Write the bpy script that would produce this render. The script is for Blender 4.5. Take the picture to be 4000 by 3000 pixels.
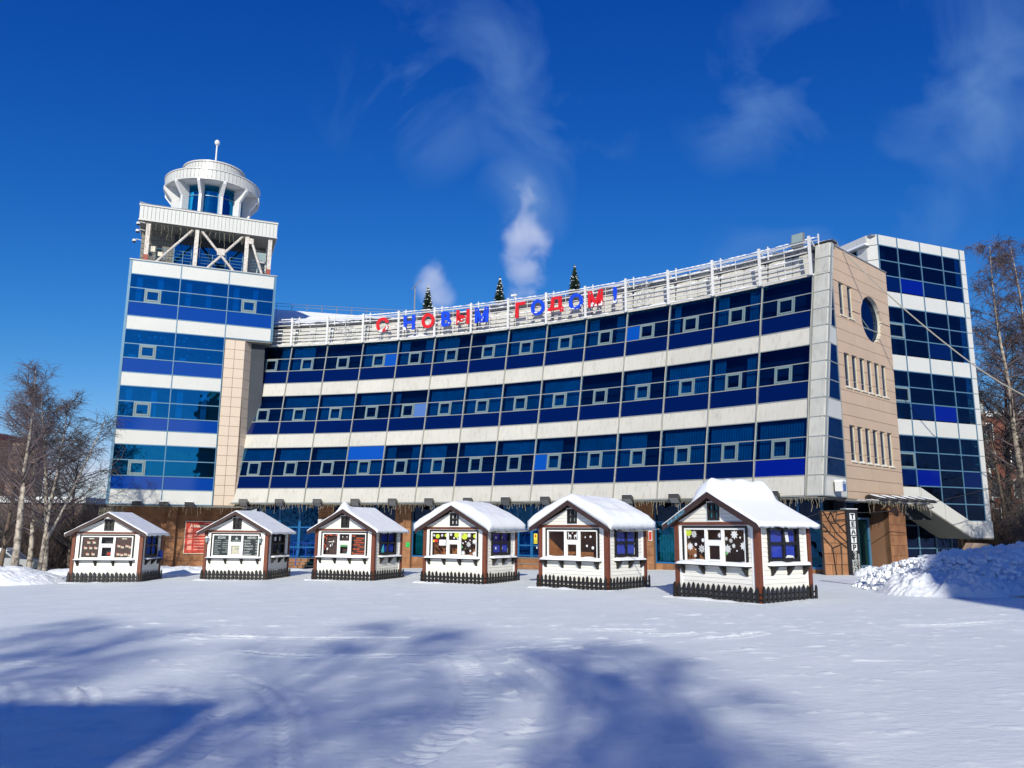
import bpy, bmesh, math, random
import numpy as np
from math import sin, cos, tan, pi, radians, atan2, sqrt, hypot
from mathutils import Matrix, Vector
random.seed(7); RNG = np.random.default_rng(7)
scene = bpy.context.scene
for o in list(bpy.data.objects): bpy.data.objects.remove(o)
COL = scene.collection

# ------------------------------------------------------------------ camera
PITCH, ROLL, CAMH = radians(10.527), radians(0.447), 2.4
cam_d = bpy.data.cameras.new('camera'); cam = bpy.data.objects.new('camera', cam_d); COL.objects.link(cam)
cam_d.sensor_fit = 'HORIZONTAL'; cam_d.sensor_width = 36.0; cam_d.lens = 36.0 * 3084.83 / 4000.0
cam_d.clip_start = 0.1; cam_d.clip_end = 3000
_r = Vector((1, 0, 0)); _u = Vector((0, -sin(PITCH), cos(PITCH))); _f = Vector((0, cos(PITCH), sin(PITCH)))
_R = _r * cos(ROLL) + _u * sin(ROLL); _U = _u * cos(ROLL) - _r * sin(ROLL)
cam.matrix_world = Matrix(((_R.x, _U.x, -_f.x, 0), (_R.y, _U.y, -_f.y, 0), (_R.z, _U.z, -_f.z, CAMH), (0, 0, 0, 1)))
scene.camera = cam

# ------------------------------------------------------------------ sky, sun, exposure
SUN_EL = radians(26.0); SUN_DX = 0.04           # the light travels towards +y, drifting SUN_DX to +x
world = bpy.data.worlds.new('World'); scene.world = world; world.use_nodes = True
wn, wl = world.node_tree.nodes, world.node_tree.links
wn.clear()
w_out = wn.new('ShaderNodeOutputWorld'); w_bg = wn.new('ShaderNodeBackground'); w_sky = wn.new('ShaderNodeTexSky')
w_sky.sky_type = 'NISHITA'; w_sky.sun_disc = False; w_sky.sun_elevation = SUN_EL
w_sky.sun_rotation = radians(180.0) + SUN_DX; w_sky.air_density = 1.0; w_sky.dust_density = 0.3; w_sky.ozone_density = 3.0
w_sky.altitude = 100
w_bg.inputs[1].default_value = 0.10
# thin torn wisps of steam high in the sky
w_tc = wn.new('ShaderNodeTexCoord')
def wmath(op, a, b=None, c=None, clamp=False):
    n = wn.new('ShaderNodeMath'); n.operation = op; n.use_clamp = clamp
    for i, v in enumerate((a, b, c)):
        if v is None: continue
        if isinstance(v, (int, float)): n.inputs[i].default_value = v
        else: wl.new(v, n.inputs[i])
    return n.outputs[0]
# deep winter blue: contrast of the sky colour per channel
w_srgb = wn.new('ShaderNodeSeparateColor'); wl.new(w_sky.outputs[0], w_srgb.inputs[0])
w_B = wmath('MAXIMUM', wmath('MULTIPLY', wmath('POWER', w_srgb.outputs[2], 0.80), 1.56), wmath('MULTIPLY', w_srgb.outputs[2], 1.07))
w_G = wmath('MINIMUM', wmath('MULTIPLY', wmath('POWER', w_srgb.outputs[1], 1.44), 0.349), wmath('MULTIPLY', w_B, 0.9))
w_R = wmath('MINIMUM', wmath('MULTIPLY', wmath('POWER', w_srgb.outputs[0], 2.63), 0.054), wmath('MULTIPLY', w_G, 0.85))
w_tint = wn.new('ShaderNodeCombineColor'); wl.new(w_R, w_tint.inputs[0]); wl.new(w_G, w_tint.inputs[1]); wl.new(w_B, w_tint.inputs[2])
w_noise = wn.new('ShaderNodeTexNoise'); w_noise.inputs['Scale'].default_value = 7.0; w_noise.inputs['Detail'].default_value = 7
w_noise.inputs['Roughness'].default_value = 0.5; w_noise.inputs['Distortion'].default_value = 0.6
wl.new(w_tc.outputs['Generated'], w_noise.inputs['Vector'])
w_sep = wn.new('ShaderNodeSeparateXYZ'); wl.new(w_tc.outputs['Generated'], w_sep.inputs[0])
def blob(d, rad):
    v = Vector(d).normalized(); n = wn.new('ShaderNodeVectorMath'); n.operation = 'DISTANCE'
    wl.new(w_tc.outputs['Generated'], n.inputs[0]); n.inputs[1].default_value = v
    return wmath('SUBTRACT', 1.0, wmath('DIVIDE', n.outputs['Value'], rad), clamp=True)
WISPS = [((-.145, 1, .60), .12), ((.01, 1, .65), .13), ((.07, 1, .53), .09), ((.02, 1, .44), .07), ((.33, 1, .59), .10), ((.436, 1, .66), .11),
         ((.46, 1, .44), .15), ((.64, 1, .62), .15), ((.33, 1, .34), .08)]
mask = None
for d, r_ in WISPS:
    b_ = blob(d, r_); mask = b_ if mask is None else wmath('MAXIMUM', mask, b_)
w_fac = wmath('MULTIPLY', wmath('MULTIPLY', wmath('SUBTRACT', w_noise.outputs[0], 0.44), 4.0, clamp=True), wmath('POWER', mask, 0.8))
w_fac = wmath('MULTIPLY', w_fac, 0.72, clamp=True)
w_mix = wn.new('ShaderNodeMixRGB'); wl.new(w_fac, w_mix.inputs[0]); wl.new(w_tint.outputs[0], w_mix.inputs[1])
w_mix.inputs[2].default_value = (1.5, 3.0, 6.3, 1)
wl.new(w_mix.outputs[0], w_bg.inputs[0]); wl.new(w_bg.outputs[0], w_out.inputs[0])

sun_d = bpy.data.lights.new('sun', 'SUN'); sun_d.energy = 4.6; sun_d.angle = radians(0.6); sun_d.color = (1.0, 0.945, 0.82)
sun = bpy.data.objects.new('sun', sun_d); COL.objects.link(sun)
LDIR = Vector((SUN_DX, 1, -tan(SUN_EL))).normalized()
sun.matrix_world = Matrix.Translation((-5, -60, 60)) @ LDIR.to_track_quat('-Z', 'Y').to_matrix().to_4x4()
scene.render.engine = 'CYCLES'
scene.cycles.transparent_max_bounces = 12; scene.cycles.max_bounces = 6
scene.cycles.volume_bounces = 3; scene.cycles.volume_step_rate = 1.0
vs = scene.view_settings; vs.view_transform = 'Standard'; vs.look = 'None'; vs.exposure = 0.0; vs.gamma = 1.0; vs.use_curve_mapping = False

# ------------------------------------------------------------------ object helpers
WM = {}
def link(o, parent=None, mat=None):
    """place o with world matrix mat under parent"""
    m = mat if mat is not None else Matrix.Identity(4)
    COL.objects.link(o)
    if parent is not None:
        o.parent = parent; o.matrix_basis = WM[parent].inverted() @ m
    else: o.matrix_basis = m
    WM[o] = m
    return o
def thing(name, label, cat, mat, group=None, mesh=None):
    o = bpy.data.objects.new(name, mesh); link(o, None, mat)
    o['label'] = label; o['category'] = cat
    if group: o['group'] = group
    return o
def T(x, y, z=0, rz=0, s=1): return Matrix.Translation((x, y, z)) @ Matrix.Rotation(rz, 4, 'Z') @ Matrix.Scale(s, 4)
class MB:
    """collects simple shapes, builds one mesh"""
    def __init__(s): s.v = []; s.f = []; s.mi = []; s.mats = []; s.cur = 0
    def use(s, m):
        if m not in s.mats: s.mats.append(m)
        s.cur = s.mats.index(m); return s
    def add(s, vs_, fs):
        n = len(s.v); s.v += [tuple(p) for p in vs_]; s.f += [tuple(i + n for i in f) for f in fs]; s.mi += [s.cur] * len(fs); return s
    def box(s, x0, x1, y0, y1, z0, z1):
        return s.add([(x0,y0,z0),(x1,y0,z0),(x1,y1,z0),(x0,y1,z0),(x0,y0,z1),(x1,y0,z1),(x1,y1,z1),(x0,y1,z1)],
                     [(0,3,2,1),(4,5,6,7),(0,1,5,4),(1,2,6,5),(2,3,7,6),(3,0,4,7)])
    def hexa(s, a, b):
        """two quads (front a, back b), same order"""
        return s.add(list(a) + list(b), [(0,1,2,3),(7,6,5,4),(0,4,5,1),(1,5,6,2),(2,6,7,3),(3,7,4,0)])
    def prism(s, poly, d):
        """polygon (3d points) extruded by vector d"""
        n = len(poly); q = [(p[0]+d[0], p[1]+d[1], p[2]+d[2]) for p in poly]
        return s.add(list(poly) + q, [tuple(range(n)), tuple(range(2*n-1, n-1, -1))] + [(i, i+n, (i+1) % n + n, (i+1) % n) for i in range(n)])
    def tube(s, pts, r, n=6, r1=None, caps=True):
        pts = [Vector(p) for p in pts]; k = len(pts); r1 = r if r1 is None else r1; base = len(s.v); up = Vector((0, 0, 1)); vv = []
        for i, p in enumerate(pts):
            d = (pts[min(i+1, k-1)] - pts[max(i-1, 0)]).normalized()
            a = d.cross(up)
            if a.length < 1e-3: a = d.cross(Vector((1, 0, 0)))
            a.normalize(); b = d.cross(a); rr = r + (r1 - r) * i / max(1, k-1)
            for j in range(n):
                t = 2*pi*j/n; vv.append(p + a*cos(t)*rr + b*sin(t)*rr)
        fs = [(i*n+j, i*n+(j+1) % n, (i+1)*n+(j+1) % n, (i+1)*n+j) for i in range(k-1) for j in range(n)]
        if caps: fs += [tuple(range(n))[::-1], tuple(range((k-1)*n, k*n))]
        return s.add(vv, fs)
    def lathe(s, prof, n=24, c=(0, 0), a0=0, a1=2*pi):
        full = abs(a1-a0-2*pi) < 1e-6; m = n if full else n+1; vv = []
        for r, z in prof:
            for j in range(m):
                t = a0+(a1-a0)*j/n; vv.append((c[0]+r*cos(t), c[1]+r*sin(t), z))
        fs = [(i*m+j, i*m+(j+1) % m, (i+1)*m+(j+1) % m, (i+1)*m+j) for i in range(len(prof)-1) for j in range(n)]
        return s.add(vv, fs)
    def mesh(s, name, mat=None, smooth=False):
        me = bpy.data.meshes.new(name); me.from_pydata(s.v, [], s.f)
        ms = s.mats if s.mats else ([mat] if mat else [])
        for m in ms: me.materials.append(m)
        if len(ms) > 1: me.polygons.foreach_set('material_index', s.mi)
        bm = bmesh.new(); bm.from_mesh(me); bmesh.ops.recalc_face_normals(bm, faces=bm.faces); bm.to_mesh(me); bm.free()
        if smooth: me.polygons.foreach_set('use_smooth', [True]*len(me.polygons))
        return me
    def put(s, name, mat=None, parent=None, mw=None, smooth=False):
        return link(bpy.data.objects.new(name, s.mesh(name, mat, smooth)), parent, mw if mw is not None else (WM[parent] if parent is not None else None))
MESH = {}
def shared(key, fn):
    if key not in MESH: MESH[key] = fn()
    return MESH[key]
def put(name, me, parent, mw, label=None):
    o = link(bpy.data.objects.new(name, me), parent, mw)
    if label: o['label'] = label
    return o
def grid_mesh(name, X, Y, Z, mat, smooth=True):
    """arrays of shape (ny,nx)"""
    ny, nx = X.shape; me = bpy.data.meshes.new(name)
    co = np.stack([X, Y, Z], -1).reshape(-1, 3).astype(np.float32)
    i = np.arange((ny-1)*(nx-1)); r, c = i // (nx-1), i % (nx-1); a = r*nx+c
    q = np.stack([a, a+1, a+nx+1, a+nx], -1).astype(np.int32)
    me.vertices.add(len(co)); me.vertices.foreach_set('co', co.ravel())
    me.loops.add(q.size); me.loops.foreach_set('vertex_index', q.ravel())
    me.polygons.add(len(q)); me.polygons.foreach_set('loop_start', np.arange(len(q), dtype=np.int32)*4)
    me.update(calc_edges=True); me.materials.append(mat)
    if smooth: me.polygons.foreach_set('use_smooth', [True]*len(q))
    return me
def raw_mesh(name, V, F, mats, mi=None, smooth=False):
    me = bpy.data.meshes.new(name); V = np.asarray(V, np.float32); F = np.asarray(F, np.int32); k = F.shape[1]
    me.vertices.add(len(V)); me.vertices.foreach_set('co', V.ravel())
    me.loops.add(F.size); me.loops.foreach_set('vertex_index', F.ravel())
    me.polygons.add(len(F)); me.polygons.foreach_set('loop_start', np.arange(len(F), dtype=np.int32)*k)
    me.update(calc_edges=True)
    for m in mats: me.materials.append(m)
    if mi is not None: me.polygons.foreach_set('material_index', np.asarray(mi, np.int32))
    if smooth: me.polygons.foreach_set('use_smooth', [True]*len(F))
    return me
def vnoise(x, y, seed=0):
    """smooth value noise, numpy"""
    xi = np.floor(x).astype(np.int64); yi = np.floor(y).astype(np.int64); xf = x-xi; yf = y-yi
    def hsh(a, b):
        n = (a*374761393 + b*668265263 + seed*974634777) & 0x7fffffff
        n = ((n ^ (n >> 13)) * 1274126177) & 0x7fffffff
        return ((n ^ (n >> 16)) & 0xffff)/65535.0
    u = xf*xf*(3-2*xf); v = yf*yf*(3-2*yf)
    return (hsh(xi, yi)*(1-u)+hsh(xi+1, yi)*u)*(1-v)+(hsh(xi, yi+1)*(1-u)+hsh(xi+1, yi+1)*u)*v
def fbm(x, y, seed=0, o=4):
    s = 0; a = .5
    for i in range(o): s = s+a*(vnoise(x*2**i, y*2**i, seed+i)-.5); a *= .5
    return s
def textmesh(txt, size, ext, mat, bold=0.0, align='CENTER', sx=1.0, sh=0.0):
    """lettering standing in the local xz plane, facing -y, baseline at z=0"""
    def mk():
        cu = bpy.data.curves.new('lettering', 'FONT'); cu.body = txt; cu.size = size; cu.extrude = ext; cu.offset = bold; cu.align_x = align; cu.shear = sh
        cu.resolution_u = 3
        o = bpy.data.objects.new('tmp', cu); COL.objects.link(o); bpy.context.view_layer.update()
        dg = bpy.context.evaluated_depsgraph_get(); me = bpy.data.meshes.new_from_object(o.evaluated_get(dg))
        bpy.data.objects.remove(o); bpy.data.curves.remove(cu)
        me.transform(Matrix.Rotation(pi/2, 4, 'X') @ Matrix.Scale(sx, 4, (1, 0, 0))); me.materials.clear(); me.materials.append(mat); return me
    return shared(('txt', txt, size, ext, mat.name, bold, align, sx, sh), mk)

# ------------------------------------------------------------------ materials
def new_mat(name):
    m = bpy.data.materials.new(name); m.use_nodes = True; nt = m.node_tree; nt.nodes.clear()
    return m, nt.nodes, nt.links
def mat(name, col, rough=0.6, metal=0.0, var=0.0, scale=3.0, col2=None, bump=0.0, bscale=20.0, streak=0.0, spec=0.5, coat=0.0, world=False, streak_col=None):
    m, n, l = new_mat(name)
    out = n.new('ShaderNodeOutputMaterial'); p = n.new('ShaderNodeBsdfPrincipled'); l.new(p.outputs[0], out.inputs[0])
    p.inputs['Roughness'].default_value = rough; p.inputs['Metallic'].default_value = metal; p.inputs['Specular IOR Level'].default_value = spec
    p.inputs['Coat Weight'].default_value = coat
    c = (*col, 1); p.inputs['Base Color'].default_value = c
    geo = n.new('ShaderNodeNewGeometry'); last = None
    if var > 0 or col2:
        nz = n.new('ShaderNodeTexNoise'); nz.inputs['Scale'].default_value = scale; nz.inputs['Detail'].default_value = 5; l.new(geo.outputs['Position'], nz.inputs['Vector'])
        mx = n.new('ShaderNodeMixRGB'); cr = n.new('ShaderNodeValToRGB'); cr.color_ramp.elements[0].position = .35; cr.color_ramp.elements[1].position = .65
        l.new(nz.outputs[0], cr.inputs[0]); l.new(cr.outputs[0], mx.inputs[0]); mx.inputs[1].default_value = c
        mx.inputs[2].default_value = (*(col2 if col2 else tuple(x*(1-var) for x in col)), 1); last = mx.outputs[0]
    if var > 0:   # each piece a little different
        oi = n.new('ShaderNodeObjectInfo'); mr = n.new('ShaderNodeMapRange'); l.new(oi.outputs['Random'], mr.inputs[0])
        mr.inputs[3].default_value = 1-var*.6; mr.inputs[4].default_value = 1+var*.4
        mm = n.new('ShaderNodeMixRGB'); mm.blend_type = 'MULTIPLY'; mm.inputs[0].default_value = 1; l.new(last, mm.inputs[1]); l.new(mr.outputs[0], mm.inputs[2]); last = mm.outputs[0]
    if streak > 0:   # dirt run-off: stretched downwards
        mp = n.new('ShaderNodeMapping'); mp.inputs['Scale'].default_value = (3.2, 3.2, .28); l.new(geo.outputs['Position'], mp.inputs[0])
        nz = n.new('ShaderNodeTexNoise'); nz.inputs['Scale'].default_value = 2.2; nz.inputs['Detail'].default_value = 6; nz.inputs['Roughness'].default_value = .65; l.new(mp.outputs[0], nz.inputs['Vector'])
        cr = n.new('ShaderNodeValToRGB'); cr.color_ramp.elements[0].position = .52; cr.color_ramp.elements[1].position = .78
        l.new(nz.outputs[0], cr.inputs[0]); mu = n.new('ShaderNodeMath'); mu.operation = 'MULTIPLY'; mu.inputs[1].default_value = streak; l.new(cr.outputs[0], mu.inputs[0])
        mx = n.new('ShaderNodeMixRGB'); l.new(mu.outputs[0], mx.inputs[0])
        if last: l.new(last, mx.inputs[1])
        else: mx.inputs[1].default_value = c
        mx.inputs[2].default_value = (*(streak_col or (.22, .19, .15)), 1); last = mx.outputs[0]
    if last: l.new(last, p.inputs['Base Color'])
    if bump > 0:
        nz = n.new('ShaderNodeTexNoise'); nz.inputs['Scale'].default_value = bscale; nz.inputs['Detail'].default_value = 6; l.new(geo.outputs['Position'], nz.inputs['Vector'])
        b = n.new('ShaderNodeBump'); b.inputs['Strength'].default_value = bump; b.inputs['Distance'].default_value = .05; l.new(nz.outputs[0], b.inputs['Height']); l.new(b.outputs[0], p.inputs['Normal'])
    return m
def glass(name, tint, refl=0.16, rtint=(.45, .7, 1.0), rough=0.02, wob=0.02):
    """tinted solar-control glass: part mirror, part see-through"""
    m, n, l = new_mat(name)
    out = n.new('ShaderNodeOutputMaterial'); tr = n.new('ShaderNodeBsdfTransparent'); gl = n.new('ShaderNodeBsdfGlossy'); mx = n.new('ShaderNodeMixShader')
    tr.inputs[0].default_value = (*tint, 1); gl.inputs['Color'].default_value = (*rtint, 1); gl.inputs['Roughness'].default_value = rough
    lw = n.new('ShaderNodeLayerWeight'); lw.inputs[0].default_value = .5; geo0 = n.new('ShaderNodeNewGeometry')
    pw = n.new('ShaderNodeMath'); pw.operation = 'POWER'; pw.inputs[1].default_value = 4.5; l.new(lw.outputs['Facing'], pw.inputs[0])
    ad = n.new('ShaderNodeMath'); ad.operation = 'MULTIPLY_ADD'; ad.inputs[1].default_value = .8; ad.inputs[2].default_value = refl+.04; ad.use_clamp = True; l.new(pw.outputs[0], ad.inputs[0])
    nb = n.new('ShaderNodeMath'); nb.operation = 'SUBTRACT'; nb.inputs[0].default_value = 1; l.new(geo0.outputs['Backfacing'], nb.inputs[1])
    ml = n.new('ShaderNodeMath'); ml.operation = 'MULTIPLY'; l.new(ad.outputs[0], ml.inputs[0]); l.new(nb.outputs[0], ml.inputs[1]); l.new(ml.outputs[0], mx.inputs[0]); l.new(tr.outputs[0], mx.inputs[1]); l.new(gl.outputs[0], mx.inputs[2])
    geo = n.new('ShaderNodeNewGeometry'); nz = n.new('ShaderNodeTexNoise'); nz.inputs['Scale'].default_value = 1.3; nz.inputs['Detail'].default_value = 1; l.new(geo.outputs['Position'], nz.inputs['Vector'])
    b = n.new('ShaderNodeBump'); b.inputs['Strength'].default_value = wob; b.inputs['Distance'].default_value = .3; l.new(nz.outputs[0], b.inputs['Height']); l.new(b.outputs[0], gl.inputs['Normal'])
    # each pane hangs at its own slight angle
    oi = n.new('ShaderNodeObjectInfo')
    l.new(mx.outputs[0], out.inputs[0]); return m
M = {}
M['white'] = mat('white_cladding', (.57, .555, .49), .35, var=.07, scale=.8, streak=.6, streak_col=(.30, .25, .20))
M['white_clean'] = mat('clean_white_cladding', (.575, .58, .545), .35, var=.04, scale=.6, streak=.06)
M['corner_white'] = mat('weathered_corner_cladding', (.50, .50, .455), .4, var=.12, scale=1.2, streak=.7, streak_col=(.25, .24, .20))
M['steel_white'] = mat('white_painted_steel', (.70, .70, .68), .4, var=.08, scale=6, streak=.12)
M['rust_white'] = mat('chipped_white_paint', (.66, .64, .60), .5, var=.1, scale=9, col2=(.42, .36, .30))
M['rust_red'] = mat('red_primer', (.35, .07, .04), .6, var=.2)
M['spandrel'] = mat('navy_spandrel_glass', (.0004, .0075, .070), .10, spec=.2)
M['spandrel_b'] = mat('royal_blue_spandrel_glass', (.001, .009, .20), .10, spec=.2)
M['spandrel_bright'] = mat('bright_blue_panel', (.001, .060, .34), .35, spec=.2)
M['spandrel_pale'] = mat('faded_blue_panel', (.07, .15, .38), .25)
M['spandrel_t'] = mat('tower_spandrel_glass', (.0005, .040, .26), .06, spec=.5)
M['glass'] = glass('blue_tinted_glass', (.10, .50, .72), .035, (.12, .45, .8))
M['glass_t'] = glass('blue_mirror_glass', (.08, .50, .72), .26, (.02, .42, .95), wob=.03)
M['glass_r'] = glass('dark_tinted_glass', (.12, .30, .42), .03, (.3, .45, .9), wob=.05)
M['glass_g'] = glass('shopfront_glass', (.22, .62, .68), .07, (.12, .5, 1.0), wob=.12)
M['glass_k'] = glass('clear_kiosk_glass', (.93, .94, .94), .0, (.7, .7, .7))
M['frame'] = mat('grey_green_window_frame', (.17, .24, .255), .4, var=.06)
M['mullion'] = mat('grey_mullion', (.30, .33, .32), .4, metal=.2, var=.1, scale=5)
M['mullion_blue'] = mat('steel_blue_mullion', (.10, .22, .33), .4, metal=.2, var=.08)
M['blue_frame'] = mat('blue_door_frame', (.012, .13, .33), .35, var=.1)
M['blue_paint'] = mat('bright_blue_paint', (.01, .07, .42), .4)
M['room'] = mat('dark_room', (.05, .06, .075), .9, var=.3, scale=.5)  # darkness of unlit rooms, put into the colour of the backing
M['curtain'] = mat('pale_curtain', (.36, .44, .42), .9, var=.25, scale=1.5)
M['curtain_w'] = mat('white_paper_blind', (.6, .66, .66), .9, var=.15)
M['soffit'] = mat('grey_soffit', (.22, .21, .19), .7, var=.1, scale=4)
M['soffit_ribs'] = mat('dark_ribbed_soffit', (.20, .19, .16), .7, var=.1, scale=4)
M['tile'] = mat('beige_cladding_tile', (.545, .405, .285), .55, var=.05, scale=.7, streak=.10, streak_col=(.36, .26, .2))
M['tile_p'] = mat('pale_cladding_tile', (.60, .49, .38), .5, var=.04, scale=.7)
M['joint'] = mat('tile_joint', (.28, .19, .13), .8)
M['cream'] = mat('cream_reveal', (.70, .65, .50), .6, var=.05)
M['stone'] = mat('brown_sandstone', (.34, .165, .075), .8, var=.28, scale=1.8, col2=(.24, .105, .045), bump=.5, bscale=14)
M['stone_joint'] = mat('sandstone_joint', (.17, .09, .05), .9)
M['concrete'] = mat('grey_concrete', (.28, .27, .25), .85, var=.2, scale=3, bump=.3)
M['black'] = mat('black_paint', (.012, .012, .013), .45, var=.2, scale=8)
M['darkgrey'] = mat('dark_grey_metal', (.022, .022, .022), .5, var=.2)
M['lampglass'] = mat('floodlight_glass', (.25, .33, .32), .1, spec=.8)
M['galv'] = mat('galvanised_steel', (.35, .36, .36), .45, metal=.5, var=.1)
M['wire'] = mat('pale_cable', (.38, .36, .30), .7)
M['wire_dark'] = mat('black_cable', (.02, .02, .02), .6)
M['garland'] = mat('snowy_garland_wire', (.34, .31, .22), .8, var=.2, scale=12)
M['kwhite'] = mat('white_painted_siding', (.80, .79, .73), .5, var=.035, scale=4, bump=.1, bscale=30)
M['ktrim'] = mat('bright_white_trim', (.86, .86, .83), .4, var=.02)
M['kbrown'] = mat('red_brown_post', (.17, .048, .022), .55, var=.18, scale=6, bump=.2, bscale=30)
M['kdark'] = mat('dark_brown_bargeboard', (.048, .024, .020), .5, var=.2, scale=6)
M['kblack'] = mat('black_painted_wood', (.014, .012, .011), .55, var=.3, scale=10, bump=.2, bscale=40)
M['kfilm'] = mat('frosty_ice_film', (.10, .28, .38), .15, var=.5, scale=14, col2=(.03, .03, .04))
M['kwood'] = mat('orange_plywood', (.42, .17, .055), .7, var=.25, scale=3, col2=(.30, .11, .035))
M['kint'] = mat('brown_kiosk_interior', (.085, .045, .035), .8, var=.2)
M['kcurt'] = mat('ultramarine_curtain', (.02, .05, .48), .8, var=.25, scale=5)
M['kcurt_dark'] = mat('grey_curtain', (.05, .045, .06), .8, var=.25, scale=5)
M['chalk'] = mat('chalkboard', (.022, .026, .027), .6, var=.2)
M['chalk_txt'] = mat('chalk_lettering', (.62, .66, .62), .8)
M['grey_txt'] = mat('grey_green_lettering', (.26, .31, .28), .8)
M['orange_txt'] = mat('orange_lettering', (.75, .12, .03), .7)
M['green_lbl'] = mat('green_strip', (.12, .36, .13), .7)
M['cyan'] = mat('cyan_sticker', (.06, .5, .58), .6)
M['lime'] = mat('lime_balloon_sticker', (.52, .62, .05), .5)
M['red_st'] = mat('red_print', (.6, .04, .02), .6)
M['sticker'] = mat('white_paper_snowflake', (.74, .76, .76), .8)
M['paper'] = mat('white_paper', (.68, .70, .70), .7)
M['yellow'] = mat('yellow_sign', (.75, .66, .05), .5)
M['sign_green'] = mat('green_sign', (.02, .5, .10), .5)
M['red_board'] = mat('red_board', (.55, .045, .025), .5, var=.1, scale=4)
M['pink_print'] = mat('pink_print', (.75, .30, .22), .6)
M['let_red'] = mat('letter_red', (.62, .012, .012), .3, spec=.6)
M['let_blue'] = mat('letter_blue', (.008, .055, .60), .3, spec=.6)
M['needle'] = mat('dark_green_needles', (.018, .045, .025), .7, var=.3, scale=8)
M['birch'] = mat('birch_bark', (.48, .42, .34), .8, var=.15, scale=5, col2=(.09, .075, .06), bump=.5, bscale=12)
M['bark'] = mat('grey_brown_bark', (.16, .115, .08), .85, var=.25, scale=4, bump=.5, bscale=14)
M['twig'] = mat('brown_twigs', (.095, .080, .074), .85, var=.2, scale=3)
M['twig_r'] = mat('purple_brown_twigs', (.115, .088, .095), .85, var=.2, scale=3)
M['thicket'] = mat('thicket_twigs', (.060, .042, .035), .9, var=.3, scale=1)
M['brick'] = mat('red_brick', (.22, .07, .04), .8, var=.2, scale=2, bump=.3)
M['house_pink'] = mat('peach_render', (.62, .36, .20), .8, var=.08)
M['house_grey'] = mat('shaded_brown_render', (.22, .15, .12), .8, var=.12)  # dark brown; also carries the shade of the peach house's wing
M['red_roof'] = mat('red_metal_roof', (.32, .02, .025), .5, var=.15)
M['green_roof'] = mat('dark_green_roof', (.012, .06, .045), .5, var=.2)
M['window_dark'] = mat('dark_window', (.03, .04, .05), .1)
M['rail_blue'] = mat('blue_handrail', (.008, .05, .35), .4)
def snowmat(name, col, bump=.35, bs=9.0, col2=None, cs=1.2, rough=.62, grain=1.0):
    m, n, l = new_mat(name)
    out = n.new('ShaderNodeOutputMaterial'); p = n.new('ShaderNodeBsdfPrincipled'); l.new(p.outputs[0], out.inputs[0])
    p.inputs['Roughness'].default_value = rough; p.inputs['Specular IOR Level'].default_value = .35
    geo = n.new('ShaderNodeNewGeometry'); nz = n.new('ShaderNodeTexNoise'); nz.inputs['Scale'].default_value = cs; nz.inputs['Detail'].default_value = 8; nz.inputs['Roughness'].default_value = .65
    mp = n.new('ShaderNodeMapping'); mp.inputs['Scale'].default_value = (.45, 1, 1) if col2 else (1, 1, 1); l.new(geo.outputs['Position'], mp.inputs[0]); l.new(mp.outputs[0], nz.inputs['Vector'])
    cr = n.new('ShaderNodeValToRGB'); cr.color_ramp.elements[0].position = .42; cr.color_ramp.elements[1].position = .68
    cr.color_ramp.elements[0].color = (*col, 1); cr.color_ramp.elements[1].color = (*(col2 or col), 1)
    l.new(nz.outputs[0], cr.inputs[0]); l.new(cr.outputs[0], p.inputs['Base Color'])
    n1 = n.new('ShaderNodeTexNoise'); n1.inputs['Scale'].default_value = bs; n1.inputs['Detail'].default_value = 9; n1.inputs['Roughness'].default_value = .7
    l.new(mp.outputs[0], n1.inputs['Vector'])
    b = n.new('ShaderNodeBump'); b.inputs['Strength'].default_value = bump; b.inputs['Distance'].default_value = .06*grain
    l.new(n1.outputs[0], b.inputs['Height']); l.new(b.outputs[0], p.inputs['Normal'])
    return m
M['snow_ground'] = snowmat('trodden_snow', (.79, .85, .84), .34, 11.0, (.89, .93, .92), 1.6)
M['snow'] = snowmat('fresh_snow', (.85, .88, .90), .3, 6.0)
M['snow_heap'] = snowmat('heaped_snow', (.83, .87, .90), .8, 5.0, grain=2.0)

# ------------------------------------------------------------------ measured frame of the place
CX, CY = -27.6036, -2.4121                      # centre of the curved wing
R0, TH0, DTH, LEAN = 57.9153, radians(8.2220), radians(2.69364), 0.20442
ZL = [4.149, 5.127, 5.996, 7.013, 7.995, 8.959, 9.888, 10.85, 11.806, 12.757, 13.70, 14.65, 15.612]
def RZ(z): return R0 + LEAN*(z-ZL[0])
def ang(m): return TH0 + DTH*m
def pol(m, r, z=0): return Vector((CX+r*sin(ang(m)), CY+r*cos(ang(m)), z))
def bayM(m, r=R0, z=0): return T(CX+r*sin(ang(m)), CY+r*cos(ang(m)), z, -ang(m))
def bl(t, z, off=0.0, r=None):
    """local point in bay frame: t in bays to the right, z height, off towards the viewer"""
    rr = (RZ(z) if r is None else r)-off
    return (rr*sin(t*DTH), rr*cos(t*DTH)-R0, z)
def gz(x, y):
    """height of the snow surface"""
    x = np.clip(x, -45, 30)
    return .14+.02*x
XT, YT, AT = -26.626, 52.749, radians(21.774)      # tower front plane
TM = Matrix.Translation((0, 0, 2.4)) @ Matrix.Scale(.987, 4) @ Matrix.Translation((0, 0, -2.4)) @ T(XT, YT, 0, AT)                              # local: x along the front, y into the building
ZT = [3.959, 4.94, 5.848, 6.90, 7.943, 8.933, 9.821, 10.87, 11.922, 12.865, 13.87, 14.87, 15.875, 16.84, 17.855, 18.852, 19.851, 20.824]
XR, YR, AR = 23.34, 45.56, radians(21.94)          # rear tower front plane
RM = T(XR, YR, 0, AR)
XE, YE, AE = 16.54, 39.36, atan2(4.81, 5.25)       # beige end wall plane
EM = T(XE, YE, 0, AE)

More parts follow.
